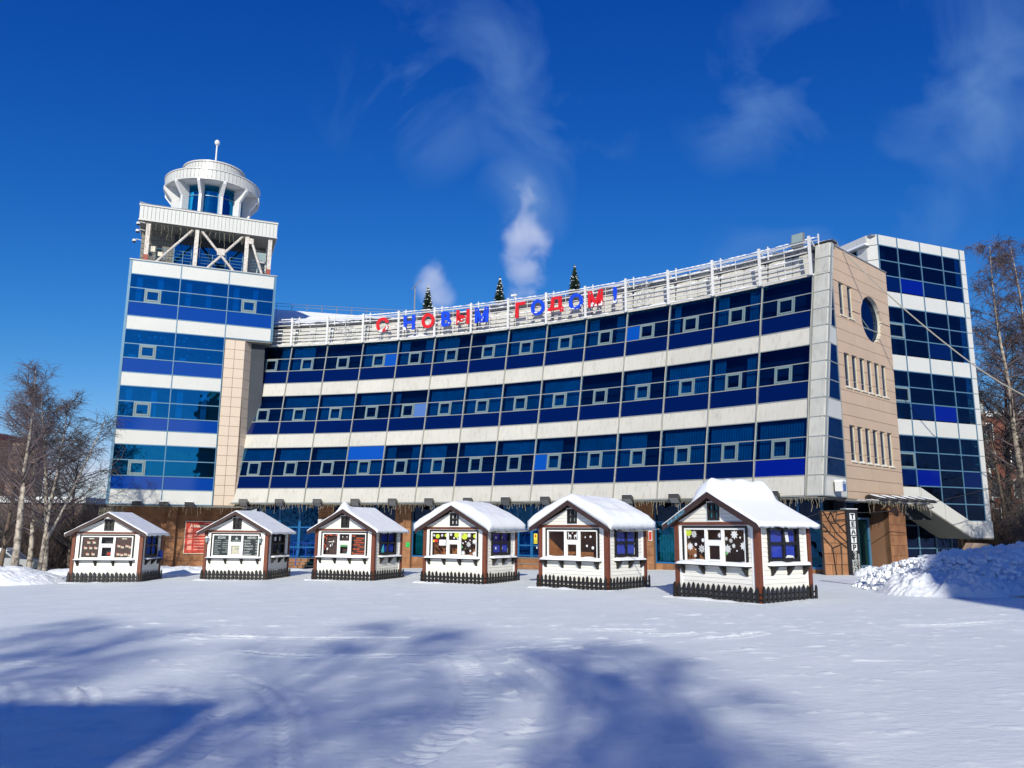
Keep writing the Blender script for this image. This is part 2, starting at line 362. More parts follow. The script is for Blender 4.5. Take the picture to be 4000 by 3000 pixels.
# ------------------------------------------------------------------ ground
def axis(segs):
    out = [segs[0][0]]
    for a, b, st in segs:
        n = max(1, int(round((b-a)/st))); out += [a+(b-a)*(i+1)/n for i in range(n)]
    return np.array(out)
gx = axis([(-900, -120, 130), (-120, -40, 8), (-40, -14, .5), (-14, 14, .07), (14, 40, .5), (40, 120, 8), (120, 900, 130)])
gy = axis([(-300, -60, 40), (-60, 0, 3), (0, 4.5, .5), (4.5, 22, .06), (22, 46, .16), (46, 90, 1.2), (90, 200, 10), (200, 1500, 130)])
GX, GY = np.meshgrid(gx, gy)
GZ = gz(GX, GY)
GZ = GZ + np.where(GY > 46, -.012*np.minimum(GY-46, 10), 0)
near = (np.abs(GX) < 20) & (GY > 2) & (GY < 50)
GZ = GZ + near*(fbm(GX*.22, GY*.4, 3, 3)*.03 + np.maximum(0, fbm(GX*2.0, GY*4.6, 9, 4)-.19)*.22+np.maximum(0, fbm(GX*4.5, GY*8.0, 14, 2)-.17)*.16)
TRACKS = [  # (points on the ground, half width, tread)
 ([(-2.05, 8.33), (-2.3, 9.4), (-2.75, 10.81), (-3.4, 12.2), (-4.19, 13.18)], 0.07, 0),
 ([(-2.24, 8.34), (-2.74, 10.07), (-3.14, 11.1), (-3.8, 12.4)], 0.08, 1),
 ([(-1.02, 8.29), (-0.59, 9.73), (-0.44, 11.22), (-0.6, 13.33), (-0.95, 15.27)], 0.2, 1),
 ([(-3.77, 8.41), (-3.94, 9.8), (-4.31, 10.9), (-4.96, 12.14), (-5.35, 12.33)], 0.13, 1),
 ([(-3.21, 8.39), (-3.35, 9.46), (-3.77, 10.74), (-4.25, 11.77)], 0.12, 1),
 ([(-3.58, 8.4), (-3.73, 9.68), (-4.07, 10.89), (-4.58, 11.95)], 0.07, 0),
 ([(-8.11, 19.16), (-6.21, 18.36), (-2.12, 17.77)], 0.09, 1),
 ([(-7.31, 18.79), (-4.65, 18.29), (-2.15, 18.04)], 0.05, 0),
 ([(-5.33, 16.22), (-3.92, 15.52), (-1.05, 15.41), (0.03, 16.05)], 0.1, 1),
 ([(-6.41, 11.02), (-7.1, 12.11), (-7.77, 13.04)], 0.08, 0),
 ([(-5.82, 11.06), (-6.26, 11.9), (-6.8, 12.61)], 0.07, 0),
 ([(-5.5, 11.04), (-5.95, 11.88), (-6.41, 12.58)], 0.08, 0),
 ([(0.3, 8.22), (0.89, 9.44), (1.03, 10.58), (0.98, 12.08), (0.62, 13.89), (0.12, 15.18)], 0.1, 0),
 ([(0.03, 9.48), (0.6, 9.88), (0.65, 11.16), (0.49, 12.47), (0.04, 14.66)], 0.06, 0),
 ([(0.2, 9.9), (0.33, 10.62), (0.17, 11.8), (-0.19, 13.3)], 0.05, 0),
 ([(1.83, 9.09), (2.04, 9.58), (2.15, 11.06), (2.16, 12.72), (1.78, 14.77), (1.29, 15.94)], 0.13, 0),
 ([(1.6, 19.01), (2.43, 18.79), (3.19, 18.63)], 0.12, 1),
 ([(4.05, 17.17), (4.73, 17.36), (5.51, 17.98)], 0.13, 1),
 ([(9.1, 18.87), (10.05, 18.85), (11.39, 19.31)], 0.12, 1),
 ([(1.7, 16.37), (2.24, 16.65), (2.71, 16.95)], 0.1, 1),
 ([(0.04, 16.05), (0.72, 16.05), (1.32, 16.25)], 0.12, 1),
 ([(2.72, 18.26), (3.25, 17.81), (3.88, 17.94)], 0.1, 1)]
def catmull(P, n=40):
    P = [np.array(p, float) for p in P]; P = [2*P[0]-P[1]]+P+[2*P[-1]-P[-2]]; out = []
    for i in range(1, len(P)-2):
        for k in range(n):
            t = k/n; a, b, c, d = P[i-1:i+3]
            out.append(.5*((2*b)+(c-a)*t+(2*a-5*b+4*c-d)*t*t+(3*b-a-3*c+d)*t**3))
    return np.array(out)
for pts, hw, tread in TRACKS:
    C = catmull(pts); s = np.concatenate([[0], np.cumsum(np.linalg.norm(np.diff(C, axis=0), axis=1))])
    bx0, by0 = C.min(0)-.6; bx1, by1 = C.max(0)+.6
    ix = np.where((gx > bx0) & (gx < bx1))[0]; iy = np.where((gy > by0) & (gy < by1))[0]
    sx, sy = np.meshgrid(gx[ix], gy[iy]); P = np.stack([sx.ravel(), sy.ravel()], -1).astype(np.float32)
    best = np.full(len(P), 9., np.float32); bs = np.zeros(len(P), np.float32)
    for k in range(0, len(C)):
        d = np.hypot(P[:, 0]-C[k, 0], P[:, 1]-C[k, 1]); mk = d < best; best[mk] = d[mk]; bs[mk] = s[k]
    prof = np.where(best < hw, -.010+(.009*np.sign(np.sin(bs*2*pi/.24)) if tread else 0), 0)+.022*np.exp(-((best-hw-.05)/.045)**2)
    prof *= .55+.9*vnoise(P[:, 0]*1.3, P[:, 1]*1.3, 5)
    GZ[np.ix_(iy, ix)] += prof.reshape(sx.shape)
# snow drifted round the kiosks is added with them; banks and heaps are separate
go = bpy.data.objects.new('ground', grid_mesh('ground', GX, GY, GZ, M['snow_ground'])); link(go); go['kind'] = 'structure'

# ------------------------------------------------------------------ office building
BLD = thing('office_building', 'curved blue glass and white panel office block with square lookout tower and beige end wall', 'building', T(-2, 52, 0))
# --- body of the curved wing
def ring(m0, m1, prof, n=40):
    """prof: closed list of (r,z)"""
    mb = MB(); k = len(prof); vv = []
    for i in range(n+1):
        m = m0+(m1-m0)*i/n
        for r, z in prof: vv.append(tuple(pol(m, r, z)))
    fs = [(i*k+j, i*k+(j+1) % k, (i+1)*k+(j+1) % k, (i+1)*k+j) for i in range(n) for j in range(k)]
    fs += [tuple(range(k)), tuple(range(n*k, (n+1)*k))[::-1]]
    mb.add(vv, fs); return mb
I4 = Matrix.Identity(4)
WING = ring(.12, 14.05, [(R0+.75, ZL[0]+.06), (RZ(ZL[-1])+.8, ZL[-1]+.2), (67.9, ZL[-1]+.2), (67.9, ZL[0]+.06)]).put('curved_wing', M['room'], BLD, I4)
ring(.0, 14.20, [(R0+.02, ZL[0]-.10), (R0+.02, ZL[0]+.0), (63.0, ZL[0]+.05), (63.0, ZL[0]-.10)]).put('soffit', M['soffit'], WING, I4)
G = .022   # half joint
BAYW = R0*DTH
def slab_bay(t0, t1, z0, z1, off0, off1, m_, name):
    """piece of the leaning facade"""
    def mk():
        mb = MB(); a = [bl(t0, z0, off1), bl(t1, z0, off1), bl(t1, z1, off1), bl(t0, z1, off1)]; b = [bl(t0, z0, off0), bl(t1, z0, off0), bl(t1, z1, off0), bl(t0, z1, off0)]
        mb.hexa(a, b); return mb.mesh(name, m_)
    return shared(('fb', name, t0, t1, z0, z1, off0, off1, m_.name), mk)
def curtain_mesh(t0, t1, z0, z1, mt, off=-.28, amp=.035, freq=None):
    def mk():
        n = max(6, int((t1-t0)*BAYW/.07)); V = []; F = []
        for i in range(n+1):
            t = t0+(t1-t0)*i/n; a = amp*(1 if i % 2 else -1)*(.6+.4*((i*7) % 5)/5)
            V += [bl(t, z0, off+a), bl(t, z1, off+a)]
        for i in range(n): F.append((2*i, 2*i+2, 2*i+3, 2*i+1))
        return MB().add(V, F).mesh('curtain', mt)
    return shared(('cur', t0, t1, z0, z1, mt.name, off), mk)
FL = [(1, 2, 3, 4), (5, 6, 7, 8), (9, 10, 11, 12)]
jt = .011
brights = {(0, 3, 'top'): 'spandrel_bright', (2, 3, 'right'): 'spandrel_bright', (1, 4, 'right'): 'spandrel_pale', (0, 8, 'left'): 'spandrel_bright', (2, 10, 'left'): 'spandrel_bright', (0, 13, 'sp'): 'spandrel_b'}
def vent_frame(z2, z3):
    def mk():
        mb = MB()
        def fr(t0, t1, za, zb, wt, wz, o0, o1):
            for (a, b, c, d) in ((t0, t1, za, za+wz), (t0, t1, zb-wz, zb), (t0, t0+wt, za+wz, zb-wz), (t1-wt, t1, za+wz, zb-wz)):
                mb.hexa([bl(a, c, o1), bl(b, c, o1), bl(b, d, o1), bl(a, d, o1)], [bl(a, c, o0), bl(b, c, o0), bl(b, d, o0), bl(a, d, o0)])
        fr(.320, .660, z2+.028, z3-.028, .020, .045, -.03, .03); fr(.347, .633, z2+.085, z3-.085, .024, .06, .0, .06)
        return mb.mesh('window_frame', M['frame'])
    return shared(('vf', z2), mk)
rc = random.Random(11)
for m in range(0, 14):
    BM = bayM(m)
    for k in range(3):      # white bands
        za, zb = (ZL[0], ZL[1]) if k == 0 else (ZL[4*k], ZL[4*k+1])
        if k == 3: za, zb = ZL[12]-.001, ZL[12]  # cornice handled below
        if k < 3: put('white_panel', slab_bay(jt, 1-jt, za+G, zb-G, -.05, .0, M['white'], 'white_panel'), WING, BM)
    for f, (a, b, c, d) in enumerate(FL):
        mt = M[brights.get((f, m, 'sp'), 'spandrel')]
        if rc.random() < .3 and mt is M['spandrel']: mt = M['spandrel']
        put('spandrel_panel', slab_bay(jt, 1-jt, ZL[a]+G, ZL[b]-G, -.05, -.01, mt, 'spandrel_panel'), WING, BM)
        key = brights.get((f, m, 'top'))
        put('glass_pane', slab_bay(jt, 1-jt, ZL[c]+G, ZL[d]-G, -.03, -.01, M[key] if key else M['glass'], 'glass_pane'), WING, BM)
        for nm, t0, t1 in (('left', jt, .31), ('mid', .370, .610), ('right', .662, 1-jt)):
            key = brights.get((f, m, nm)); zz = (ZL[b]+G, ZL[c]-G) if nm != 'mid' else (ZL[b]+.14, ZL[c]-.14)
            put('glass_pane', slab_bay(t0, t1, zz[0], zz[1], -.03, -.01, M[key] if key else M['glass'], 'glass_pane'), WING, BM)
        put('window_frame', vent_frame(ZL[b], ZL[c]), WING, BM)
        # curtains and blinds
        kind = rc.choice(['full', 'full', 'full', 'two', 'left', 'right', 'none', 'narrow', 'short'])
        Zc = (ZL[b]+.02, ZL[d]-.06)
        if kind == 'full': put('curtain', curtain_mesh(.03, .97, *Zc, M['curtain']), WING, BM)
        elif kind == 'two': put('curtain', curtain_mesh(.03, .28, *Zc, M['curtain']), WING, BM); put('curtain', curtain_mesh(.70, .97, *Zc, M['curtain']), WING, BM)
        elif kind == 'left': put('curtain', curtain_mesh(.03, .62, *Zc, M['curtain']), WING, BM)
        elif kind == 'right': put('curtain', curtain_mesh(.33, .97, *Zc, M['curtain']), WING, BM)
        elif kind == 'narrow': put('curtain', curtain_mesh(.06, .20, *Zc, M['curtain']), WING, BM)
        elif kind == 'short': put('curtain', curtain_mesh(.10, .95, ZL[c]+.05, Zc[1], M['curtain']), WING, BM)
    # horizontal transoms of the bay
    for zi in (1, 2, 3, 4, 5, 6, 7, 8, 9, 10, 11):
        z = ZL[zi]; put('transom', slab_bay(0, 1, z-.024, z+.024, -.06, .022, M['mullion'], 'transom'), WING, BM)
    put('transom', slab_bay(0, 1, ZL[0]-.05, ZL[0]+.012, -.06, .03, M['mullion'], 'transom'), WING, BM)
for m in range(0, 15):
    def mk():
        w = .013; return MB().hexa([bl(-w, ZL[0], .06), bl(w, ZL[0], .06), bl(w, ZL[12], .06), bl(-w, ZL[12], .06)], [bl(-w, ZL[0], -.06), bl(w, ZL[0], -.06), bl(w, ZL[12], -.06), bl(-w, ZL[12], -.06)]).mesh('mullion', M['mullion'])
    put('mullion', shared('mull', mk), WING, bayM(m))
    if m >= 1:   # cable clipped to the mullion
        pts = [bl(.004+.010*sin(z*1.7+m), z, .085) for z in np.arange(ZL[0], ZL[12], .45)]
        MB().tube(pts, .018, 4).put('cable', M['wire'], WING, bayM(m))
# --- corner column of white panels and the narrow glazed strip beside the beige wall
ZP = 17.37; TC = .31
lv = ZL+[16.55, ZP]
for i in range(len(lv)-1):
    z0, z1 = lv[i]+G, lv[i+1]-G; BM = bayM(14)
    put('white_panel', slab_bay(.02, TC-.03, z0, z1, -.35, .0, M['corner_white'], 'white_panel'), WING, BM)
    mb = MB(); mb.hexa([bl(TC-.028, z0, 0), bl(TC, z0, -.10), bl(TC, z1, -.10), bl(TC-.028, z1, 0)], [bl(TC-.028, z0, -.35), bl(TC, z0, -.35), bl(TC, z1, -.35), bl(TC-.028, z1, -.35)])
    mb.put('corner_piece', M['corner_white'], WING, BM)
    put('transom', slab_bay(.0, TC, lv[i]-.022, lv[i]+.022, -.3, .015, M['mullion'], 'transom'), WING, BM)
slab_top = slab_bay(-.02, TC+.02, ZP, ZP+.08, -.6, .05, M['darkgrey'], 'coping'); put('coping', slab_top, WING, bayM(14))
RE = 60.77; TCE = .27
for i in range(len(lv)-1):      # strip in the radial plane
    z0, z1 = lv[i]+.02, lv[i+1]-.02; r0a, r0b = RZ(z0)+.11, RZ(z1)+.11
    if r0b > RE-.12: r0b = RE-.12
    if r0a > RE-.12: continue
    fl = [f for f in FL if f[0] <= i < f[3]]; g_ = bool(fl)
    A_ = [bl(TC, z0, 0, r0a), bl(TCE, z0, 0, RE-.04), bl(TCE, z1, 0, RE-.04), bl(TC, z1, 0, r0b)]
    B_ = [(p[0]-.06, p[1], p[2]) for p in A_]
    MB().hexa(A_, B_).put('glass_pane' if g_ else 'white_panel', M['glass_r'] if g_ else M['white_clean'], WING, bayM(14))
    C_ = [bl(TC, lv[i]-.025, -0, r0a-.02), bl(TCE, lv[i]-.025, 0, RE), bl(TCE, lv[i]+.025, 0, RE), bl(TC, lv[i]+.025, 0, r0a-.02)]
    MB().hexa([(p[0]+.02, p[1], p[2]) for p in C_], [(p[0]-.05, p[1], p[2]) for p in C_]).put('transom', M['mullion'], WING, bayM(14))
a_ = [bl(TC, ZL[0], 0, RZ(ZL[0])+.06), bl(TC, ZL[0], 0, RZ(ZL[0])+.13), bl(TC, ZP, 0, min(RE, RZ(ZP)+.13)), bl(TC, ZP, 0, min(RE, RZ(ZP)+.06))]
MB().hexa([(p[0]+.03, p[1], p[2]) for p in a_], [(p[0]-.03, p[1], p[2]) for p in a_]).put('mullion', M['mullion'], WING, bayM(14))
a_ = [bl(TCE, ZL[0], 0, RE-.05), bl(TCE, ZL[0], 0, RE), bl(TCE, ZP, 0, RE), bl(TCE, ZP, 0, RE-.05)]
MB().hexa([(p[0]+.03, p[1], p[2]) for p in a_], [(p[0]-.05, p[1], p[2]) for p in a_]).put('mullion', M['mullion'], WING, bayM(14))
# --- cornice: fascia, parapet panels, steel screen
ROOF = ring(-.1, 14.2, [(RZ(ZL[12])-.03, ZL[12]+.02), (RZ(ZL[12])-.03, ZL[12]+.10), (60.9, ZL[12]+.14), (60.9, ZL[12]+.02)]).put('cornice_ledge', M['white'], BLD, I4)
PR = 60.85
def par_panel(t0, t1, z0, z1, tilt):
    def mk():
        a = [bl(t0, z0, 0, PR), bl(t1, z0, 0, PR), bl(t1, z1, 0, PR+tilt), bl(t0, z1, 0, PR+tilt)]; b = [(p[0], p[1]+.06, p[2]) for p in a]
        return MB().hexa(a, b).mesh('parapet_panel', M['white'])
    return shared(('pp', t0, z0), mk)
for m in range(0, 14):
    for t0, t1 in ((.012, .495), (.505, .988)):
        for z0, z1, tl in ((ZL[12]+.13, 16.62, .15), (16.66, 17.36, .12)):
            o = put('parapet_panel', par_panel(t0, t1, z0, z1, tl), ROOF, bayM(m) @ Matrix.Translation((0, .15 if z0 > 16.6 else 0, 0)))
ring(-.2, 14.2, [(PR+.1, ZL[12]+.1), (PR+.25, 17.34), (PR+.6, 17.34), (PR+.6, ZL[12]+.1)]).put('parapet_core', M['darkgrey'], ROOF, I4)
RSN = 60.0
SCR = MB()
for m in range(1, 15):
    mb = MB(); BM = bayM(m); mb.box(-.065, .065, RSN-.06-R0, RSN+.06-R0, 15.60, 17.72); mb.tube([(0, RSN-R0+.02, 17.66), (0.02, RSN-R0+.55, 17.30)], .045, 6)
    mb.box(-.05, .05, RSN-R0, RSN-R0+.35, 15.60, 15.70)
    mb.put('screen_post', M['steel_white'], ROOF, BM)
    mb = MB(); mb.box(-.03, .03, RSN+.57-R0, RSN+.63-R0, 17.2, 17.95); mb.put('rail_stub', M['steel_white'], ROOF, BM @ Matrix.Translation((.25, 0, 0)))
    if m < 14:
        mb = MB(); mb.tube([(0, RSN-R0+.02, 15.68), (0, RSN-R0+.02, 17.45)], .016, 4); mb.put('screen_tie', M['steel_white'], ROOF, bayM(m+.5))
for z in (15.68, 15.98, 16.28, 16.57, 16.86, 17.15, 17.45):
    MB().tube([pol(m, RSN, z) for m in np.arange(.45, 14.01, .25)], .036, 5).put('screen_rail', M['steel_white'], ROOF, I4)
for z, rr in ((17.78, .60), (17.62, .62)):
    MB().tube([pol(m, RSN+rr, z+.012*sin(m*9)) for m in np.arange(.45, 14.11, .125)], .024, 5).put('screen_rail', M['steel_white'], ROOF, I4)
# snow lying on rails, in pads behind the screen
mb = MB(); rs = random.Random(3)
for m in np.arange(.5, 14, .125):
    for z in (15.68, 16.57, 17.15):
        if rs.random() < .45:
            mb.tube([pol(m, RSN, z+.035), pol(m+rs.uniform(.08, .2), RSN, z+.04)], .030, 5)
    if rs.random() < .8: mb.tube([pol(m, RSN+.6, 17.81), pol(m+.13, RSN+.6, 17.81)], .028, 5)
o = mb.put('rail_snow', M['snow'], ROOF, I4, True); o['kind'] = 'stuff'
X = []; Y = []; Z = []
mm = np.arange(0.2, 14.31, .08); tt = np.linspace(0, 1, 9)
X = np.zeros((len(tt), len(mm))); Y = X.copy(); Z = X.copy()
for j, m in enumerate(mm):
    hgt = .18+.34*vnoise(np.array(m*1.7), np.array(.5), 4)*(1 if m > 4 else .6)
    for i, t in enumerate(tt):
        p = pol(m, PR-.02+1.1*t, 17.36+hgt*sin(pi*min(1, .12+t))**.5+(.03*sin(m*13+t*5))); X[i, j], Y[i, j], Z[i, j] = p
link(bpy.data.objects.new('parapet_snow', grid_mesh('parapet_snow', X, Y, Z, M['snow'])), ROOF, I4)
# ledge snow patches along the front of the parapet
X = np.zeros((5, len(mm))); Y = X.copy(); Z = X.copy()
for j, m in enumerate(mm):
    hgt = max(0, .16+.9*float(fbm(np.array(m*.9), np.array(2.2), 8)))
    for i in range(5):
        p = pol(m, 60.25+.5*i/4, ZL[12]+.12+hgt*(i/4)**.7); X[i, j], Y[i, j], Z[i, j] = p
link(bpy.data.objects.new('ledge_snow', grid_mesh('ledge_snow', X, Y, Z, M['snow'])), ROOF, I4)
# roof rising behind, with snow and an edge railing
mm = np.arange(-2.2, 14.15, .3); rr = np.linspace(61.4, 70.2, 12); X = np.zeros((len(rr), len(mm))); Y = X.copy(); Z = X.copy()
for j, m in enumerate(mm):
    zb = max(17.7, 21.15-.30*m-.012*m*m)
    for i, r_ in enumerate(rr):
        t = (r_-61.4)/8.8; p = pol(m, r_, 17.3+(zb-17.3)*t+.05*sin(r_*3+m)); X[i, j], Y[i, j], Z[i, j] = p
link(bpy.data.objects.new('roof_snow', grid_mesh('roof_snow', X, Y, Z, M['snow'])), ROOF, I4)
ring(-2.2, 14.1, [(67.9, 4.2), (70.3, 4.2), (70.3, 17.2), (67.9, 17.2)]).put('rear_wall', M['white'], BLD, I4)
for z in (.55, .3):
    MB().tube([pol(m, 70.0, 21.15-.30*m-.012*m*m+z) for m in np.arange(-1.6, 4.6, .3)], .018, 4).put('roof_rail', M['galv'], ROOF, I4)
for k in range(14):
    m = -1.4+k*.42; zb = 21.15-.30*m-.012*m*m; MB().tube([pol(m, 70.0, zb-.1), pol(m, 70.0, zb+.56)], .028, 4).put('rail_post', M['galv'], ROOF, I4)

# --- square tower
TW = MB().box(.35, 9.3, .75, 9.2, ZT[0]+.02, ZT[17]-.1).put('tower', M['room'], BLD, TM)
tcol = [0, 3.212, 6.445, 9.598]
def tbox(x0, x1, z0, z1, y0=-.0, y1=.05):
    return (x0, x1, y0, y1, z0, z1)
def flat(name, mt, par, MW, x0, x1, z0, z1, y0=0.0, y1=.05, label=None):
    w, h_, d = round(x1-x0, 3), round(z1-z0, 3), round(y1-y0, 3)
    me = shared((name, mt.name, w, h_, d), lambda: MB().box(0, w, 0, d, 0, h_).mesh(name, mt))
    return put(name, me, par, MW @ Matrix.Translation((x0, y0, z0)), label)
def framebox(mb, x0, x1, z0, z1, w, y0, y1):
    mb.box(x0, x1, y0, y1, z0, z0+w); mb.box(x0, x1, y0, y1, z1-w, z1); mb.box(x0, x0+w, y0, y1, z0+w, z1-w); mb.box(x1-w, x1, y0, y1, z0+w, z1-w); return mb
for fl in range(4):
    b = 4*fl+1; ncol = 2 if fl < 3 else 3
    for c in range(ncol):
        x0, x1 = tcol[c]+.03, tcol[c+1]-.03
        flat('spandrel_panel', M['spandrel_t'], TW, TM, x0, x1, ZT[b]+.03, ZT[b+1]-.03, .02, .05)
        flat('glass_pane', M['glass_t'], TW, TM, x0, x1, ZT[b+2]+.03, ZT[b+3]-.03, .015, .035)
        if c == 0 or c == 2:
            a0, a1 = x0+.30*(x1-x0), x0+.64*(x1-x0)
            flat('glass_pane', M['glass_t'], TW, TM, x0, a0, ZT[b+1]+.03, ZT[b+2]-.03, .015, .035); flat('glass_pane', M['glass_t'], TW, TM, a1, x1, ZT[b+1]+.03, ZT[b+2]-.03, .015, .035)
            flat('glass_pane', M['glass_t'], TW, TM, a0+.2, a1-.2, ZT[b+1]+.2, ZT[b+2]-.2, .015, .035)
            mb = MB(); framebox(mb, a0, a1, ZT[b+1]+.03, ZT[b+2]-.03, .08, -.02, .05); framebox(mb, a0+.1, a1-.1, ZT[b+1]+.12, ZT[b+2]-.12, .09, -.05, .03); mb.put('window_frame', M['frame'], TW, TM)
        else: flat('glass_pane', M['glass_t'], TW, TM, x0, x1, ZT[b+1]+.03, ZT[b+2]-.03, .015, .035)
        # pale curtains and boards behind the glass
        if fl in (1, 3):
            for q in (.12, .62 if fl == 1 else .55):
                me = shared(('tcur', fl), lambda: MB().box(0, .38, 0, .04, 0, ZT[b+3]-ZT[b+1]-.12).mesh('curtain', M['curtain_w'])); put('curtain', me, TW, TM @ Matrix.Translation((x0+q*(x1-x0), .30, ZT[b+1]+.05)))
        if fl == 2:
            rr2 = random.Random(c); mb = MB()
            for q in range(14):
                px, pz = x0+.15+rr2.random()*(x1-x0-.3), ZT[b+1]+.1+rr2.random()*1.7; mb.tube([(px, .30, pz), (px, .32, pz)], rr2.uniform(.05, .10), 8)
            mb.box(x0+.3, x0+.75, .30, .32, ZT[b+1]+.05, ZT[b+1]+.3); mb.put('sticker', M['sticker'], TW, TM)
        if fl == 0:
            for q in range(2): put('curtain', shared('tcur0', lambda: MB().box(0, 1.2, 0, .04, 0, 1.8).mesh('curtain', M['kcurt_dark'])), TW, TM @ Matrix.Translation((x0+.1+q*1.5, .35, ZT[b+1]+.05)))
    for c in range(ncol if fl < 3 else 3):
        flat('white_panel', M['white_clean'], TW, TM, tcol[c]+.03, tcol[c+1]-.03, ZT[b-1]+.03, ZT[b]-.03)
for c in range(3): flat('white_panel', M['white_clean'], TW, TM, tcol[c]+.03, tcol[c+1]-.03, ZT[16]+.03, ZT[17]-.03)
for zi in range(0, 18):
    flat('transom', M['mullion_blue'], TW, TM, -.03, (6.47 if zi < 12 else 9.63), ZT[zi]-.03, ZT[zi]+.03, -.02, .06)
for c in range(4):
    zb = ZT[0] if c < 3 else ZT[12]
    MB().box(tcol[c]-.03, tcol[c]+.03, -.035, .06, zb, ZT[17]).put('mullion', M['mullion_blue'], TW, TM)
MB().box(-.14, -.03, 0, 9.2, ZT[0], ZT[17]).put('side_wall', M['mullion_blue'], TW, TM)
MB().box(9.64, 9.74, 0, 9.2, ZT[12], ZT[17]).put('side_wall', M['mullion_blue'], TW, TM)
MB().box(6.48, 9.7, .04, 5, ZT[12]-.12, ZT[12]-.04).put('soffit', M['soffit'], TW, TM)
MB().box(-.16, 9.78, -.06, 9.2, ZT[17]+.03, ZT[17]+.10).put('coping', M['galv'], TW, TM)
MB().box(.0, 9.6, .07, 9.2, ZT[0]-.12, ZT[0]-.02).put('soffit', M['soffit'], TW, TM)
MB().box(.35, 6.4, .65, .75, ZT[0], ZT[17]).put('room_back', M['room'], TW, TM)
# pier of pale tiles between tower and wing; its side face runs back to the leaning facade
PX0, PX1 = 6.50, 7.86
MB().box(PX0, PX1-.04, .06, 1.4, ZT[0], 15.75).put('pier_core', M['joint'], TW, TM)
zz = np.linspace(ZT[0], 15.75, 18)
for i in range(17):
    xm = (PX0+PX1)/2
    for x0, x1 in ((PX0+.02, xm-.012), (xm+.012, PX1)): flat('tile', M['tile_p'], TW, TM, x0, x1, zz[i]+.012, zz[i+1]-.012, .0, .07)
fc = TM @ Vector((PX1, .02, 5))      # side face: from the pier's front corner back to the leaning facade
for i in range(17):
    z0w, z1w = (TM @ Vector((0, 0, zz[i]+.012))).z, (TM @ Vector((0, 0, zz[i+1]-.012))).z
    if z1w < ZL[0]+.4: continue
    f0, f1 = Vector((fc.x, fc.y, z0w)), Vector((fc.x, fc.y, z1w)); b0, b1 = pol(.13, RZ(z0w)+.04, z0w), pol(.13, RZ(z1w)+.04, z1w)
    nk = 2 if (b1-f1).length > 1.2 else 1
    for k in range(nk):
        q = [f0.lerp(b0, k/nk), f0.lerp(b0, (k+1)/nk), f1.lerp(b1, (k+1)/nk), f1.lerp(b1, k/nk)]
        if nk > 1 and k == 1: q[0] = f0.lerp(b0, .5)+Vector((.004, .012, 0)); q[3] = f1.lerp(b1, .5)+Vector((.004, .012, 0))
        MB().hexa(q, [p+Vector((-.12, 0, 0)) for p in q]).put('tile', M['tile_p'], TW, I4)
c0, c1 = pol(.10, RZ(4.2)+.1, 4.2), pol(.10, RZ(15.7)+.1, 15.7)
q = [Vector((fc.x-.02, fc.y, 4.0)), c0, c1, Vector((fc.x-.02, fc.y, 15.6))]; MB().hexa(q, [p+Vector((-.3, 0, 0)) for p in q]).put('pier_core', M['joint'], TW, I4)
# --- open gallery: posts, braces, set-back blue glass, railing
GY0, GZ0, GZ1 = .32, ZT[17]+.10, 23.86
def tube_put(name, pts, r, mt, par, MW, n=8): return MB().tube(pts, r, n).put(name, mt, par, MW)
for x in (.80, 4.03, 7.50, 9.14):
    MB().box(x-.14, x+.14, GY0-.12, GY0+.12, GZ0+.5, GZ1).put('gallery_post', M['rust_white'], TW, TM)
    MB().box(x-.141, x+.141, GY0-.121, GY0+.121, GZ0-.02, GZ0+.499).put('post_foot', M['rust_red'] if x in (.80, 9.14) else M['rust_white'], TW, TM)
for a, b in (((1.45, GZ0), (3.75, GZ1-.12)), ((4.35, GZ1-.15), (6.75, GZ0)), ((4.85, GZ0), (7.2, GZ1-.12)), ((7.75, GZ1-.2), (8.72, GZ0))):
    tube_put('brace', [(a[0], GY0, a[1]), (b[0], GY0, b[1])], .095, M['rust_white'], TW, TM)
MB().box(5.48, 6.02, GY0-.11, GY0-.05, 22.05, 22.55).put('gusset_plate', M['rust_white'], TW, TM)
MB().box(7.6, 7.95, GY0-.13, GY0+.05, GZ1-.65, GZ1-.25).put('gusset_plate', M['rust_white'], TW, TM)
for k in range(5):
    for y in (.75,): tube_put('gallery_rail', [(.8, y, GZ0+.25+k*.24), (9.2, y, GZ0+.25+k*.24)], .022, M['mullion_blue'], TW, TM, 5)
for x in (2.0, 3.2, 5.2, 6.4, 8.4): tube_put('rail_post', [(x, .75, GZ0), (x, .75, GZ0+1.25)], .025, M['mullion_blue'], TW, TM, 5)
MB().box(.3, 2.5, 2.0, 2.15, GZ0, GZ1).put('gallery_wall', M['soffit_ribs'], TW, TM)
mb = MB()
for i in range(8):
    for j in range(10): mb.box(.32+j*.21, .51+j*.21, 1.95, 2.0, GZ0+.05+i*.36, GZ0+.37+i*.36)
mb.put('wall_bricks', M['soffit_ribs'], TW, TM)['kind'] = 'stuff'
MB().box(2.5, 7.4, 2.05, 2.12, GZ0, 23.1).put('gallery_glass', M['glass_t'], TW, TM); MB().box(2.5, 7.4, 2.6, 2.7, GZ0, GZ1).put('gallery_back', M['room'], TW, TM)
MB().box(2.5, 7.4, 2.0, 2.1, 23.1, GZ1).put('gallery_lintel', M['room'], TW, TM)
for k in range(5): MB().box(2.5+k*1.2, 2.56+k*1.2, 2.0, 2.12, GZ0, 23.1).put('mullion', M['mullion_blue'], TW, TM)
MB().box(7.4, 7.5, .9, 9, GZ0, GZ1).put('gallery_wall', M['white_clean'], TW, TM); MB().box(9.0, 9.1, 2.5, 9, GZ0, GZ1).put('gallery_wall', M['white_clean'], TW, TM)
MB().box(7.5, 9.0, 3.0, 3.1, GZ0, GZ1).put('gallery_wall', M['white_clean'], TW, TM)
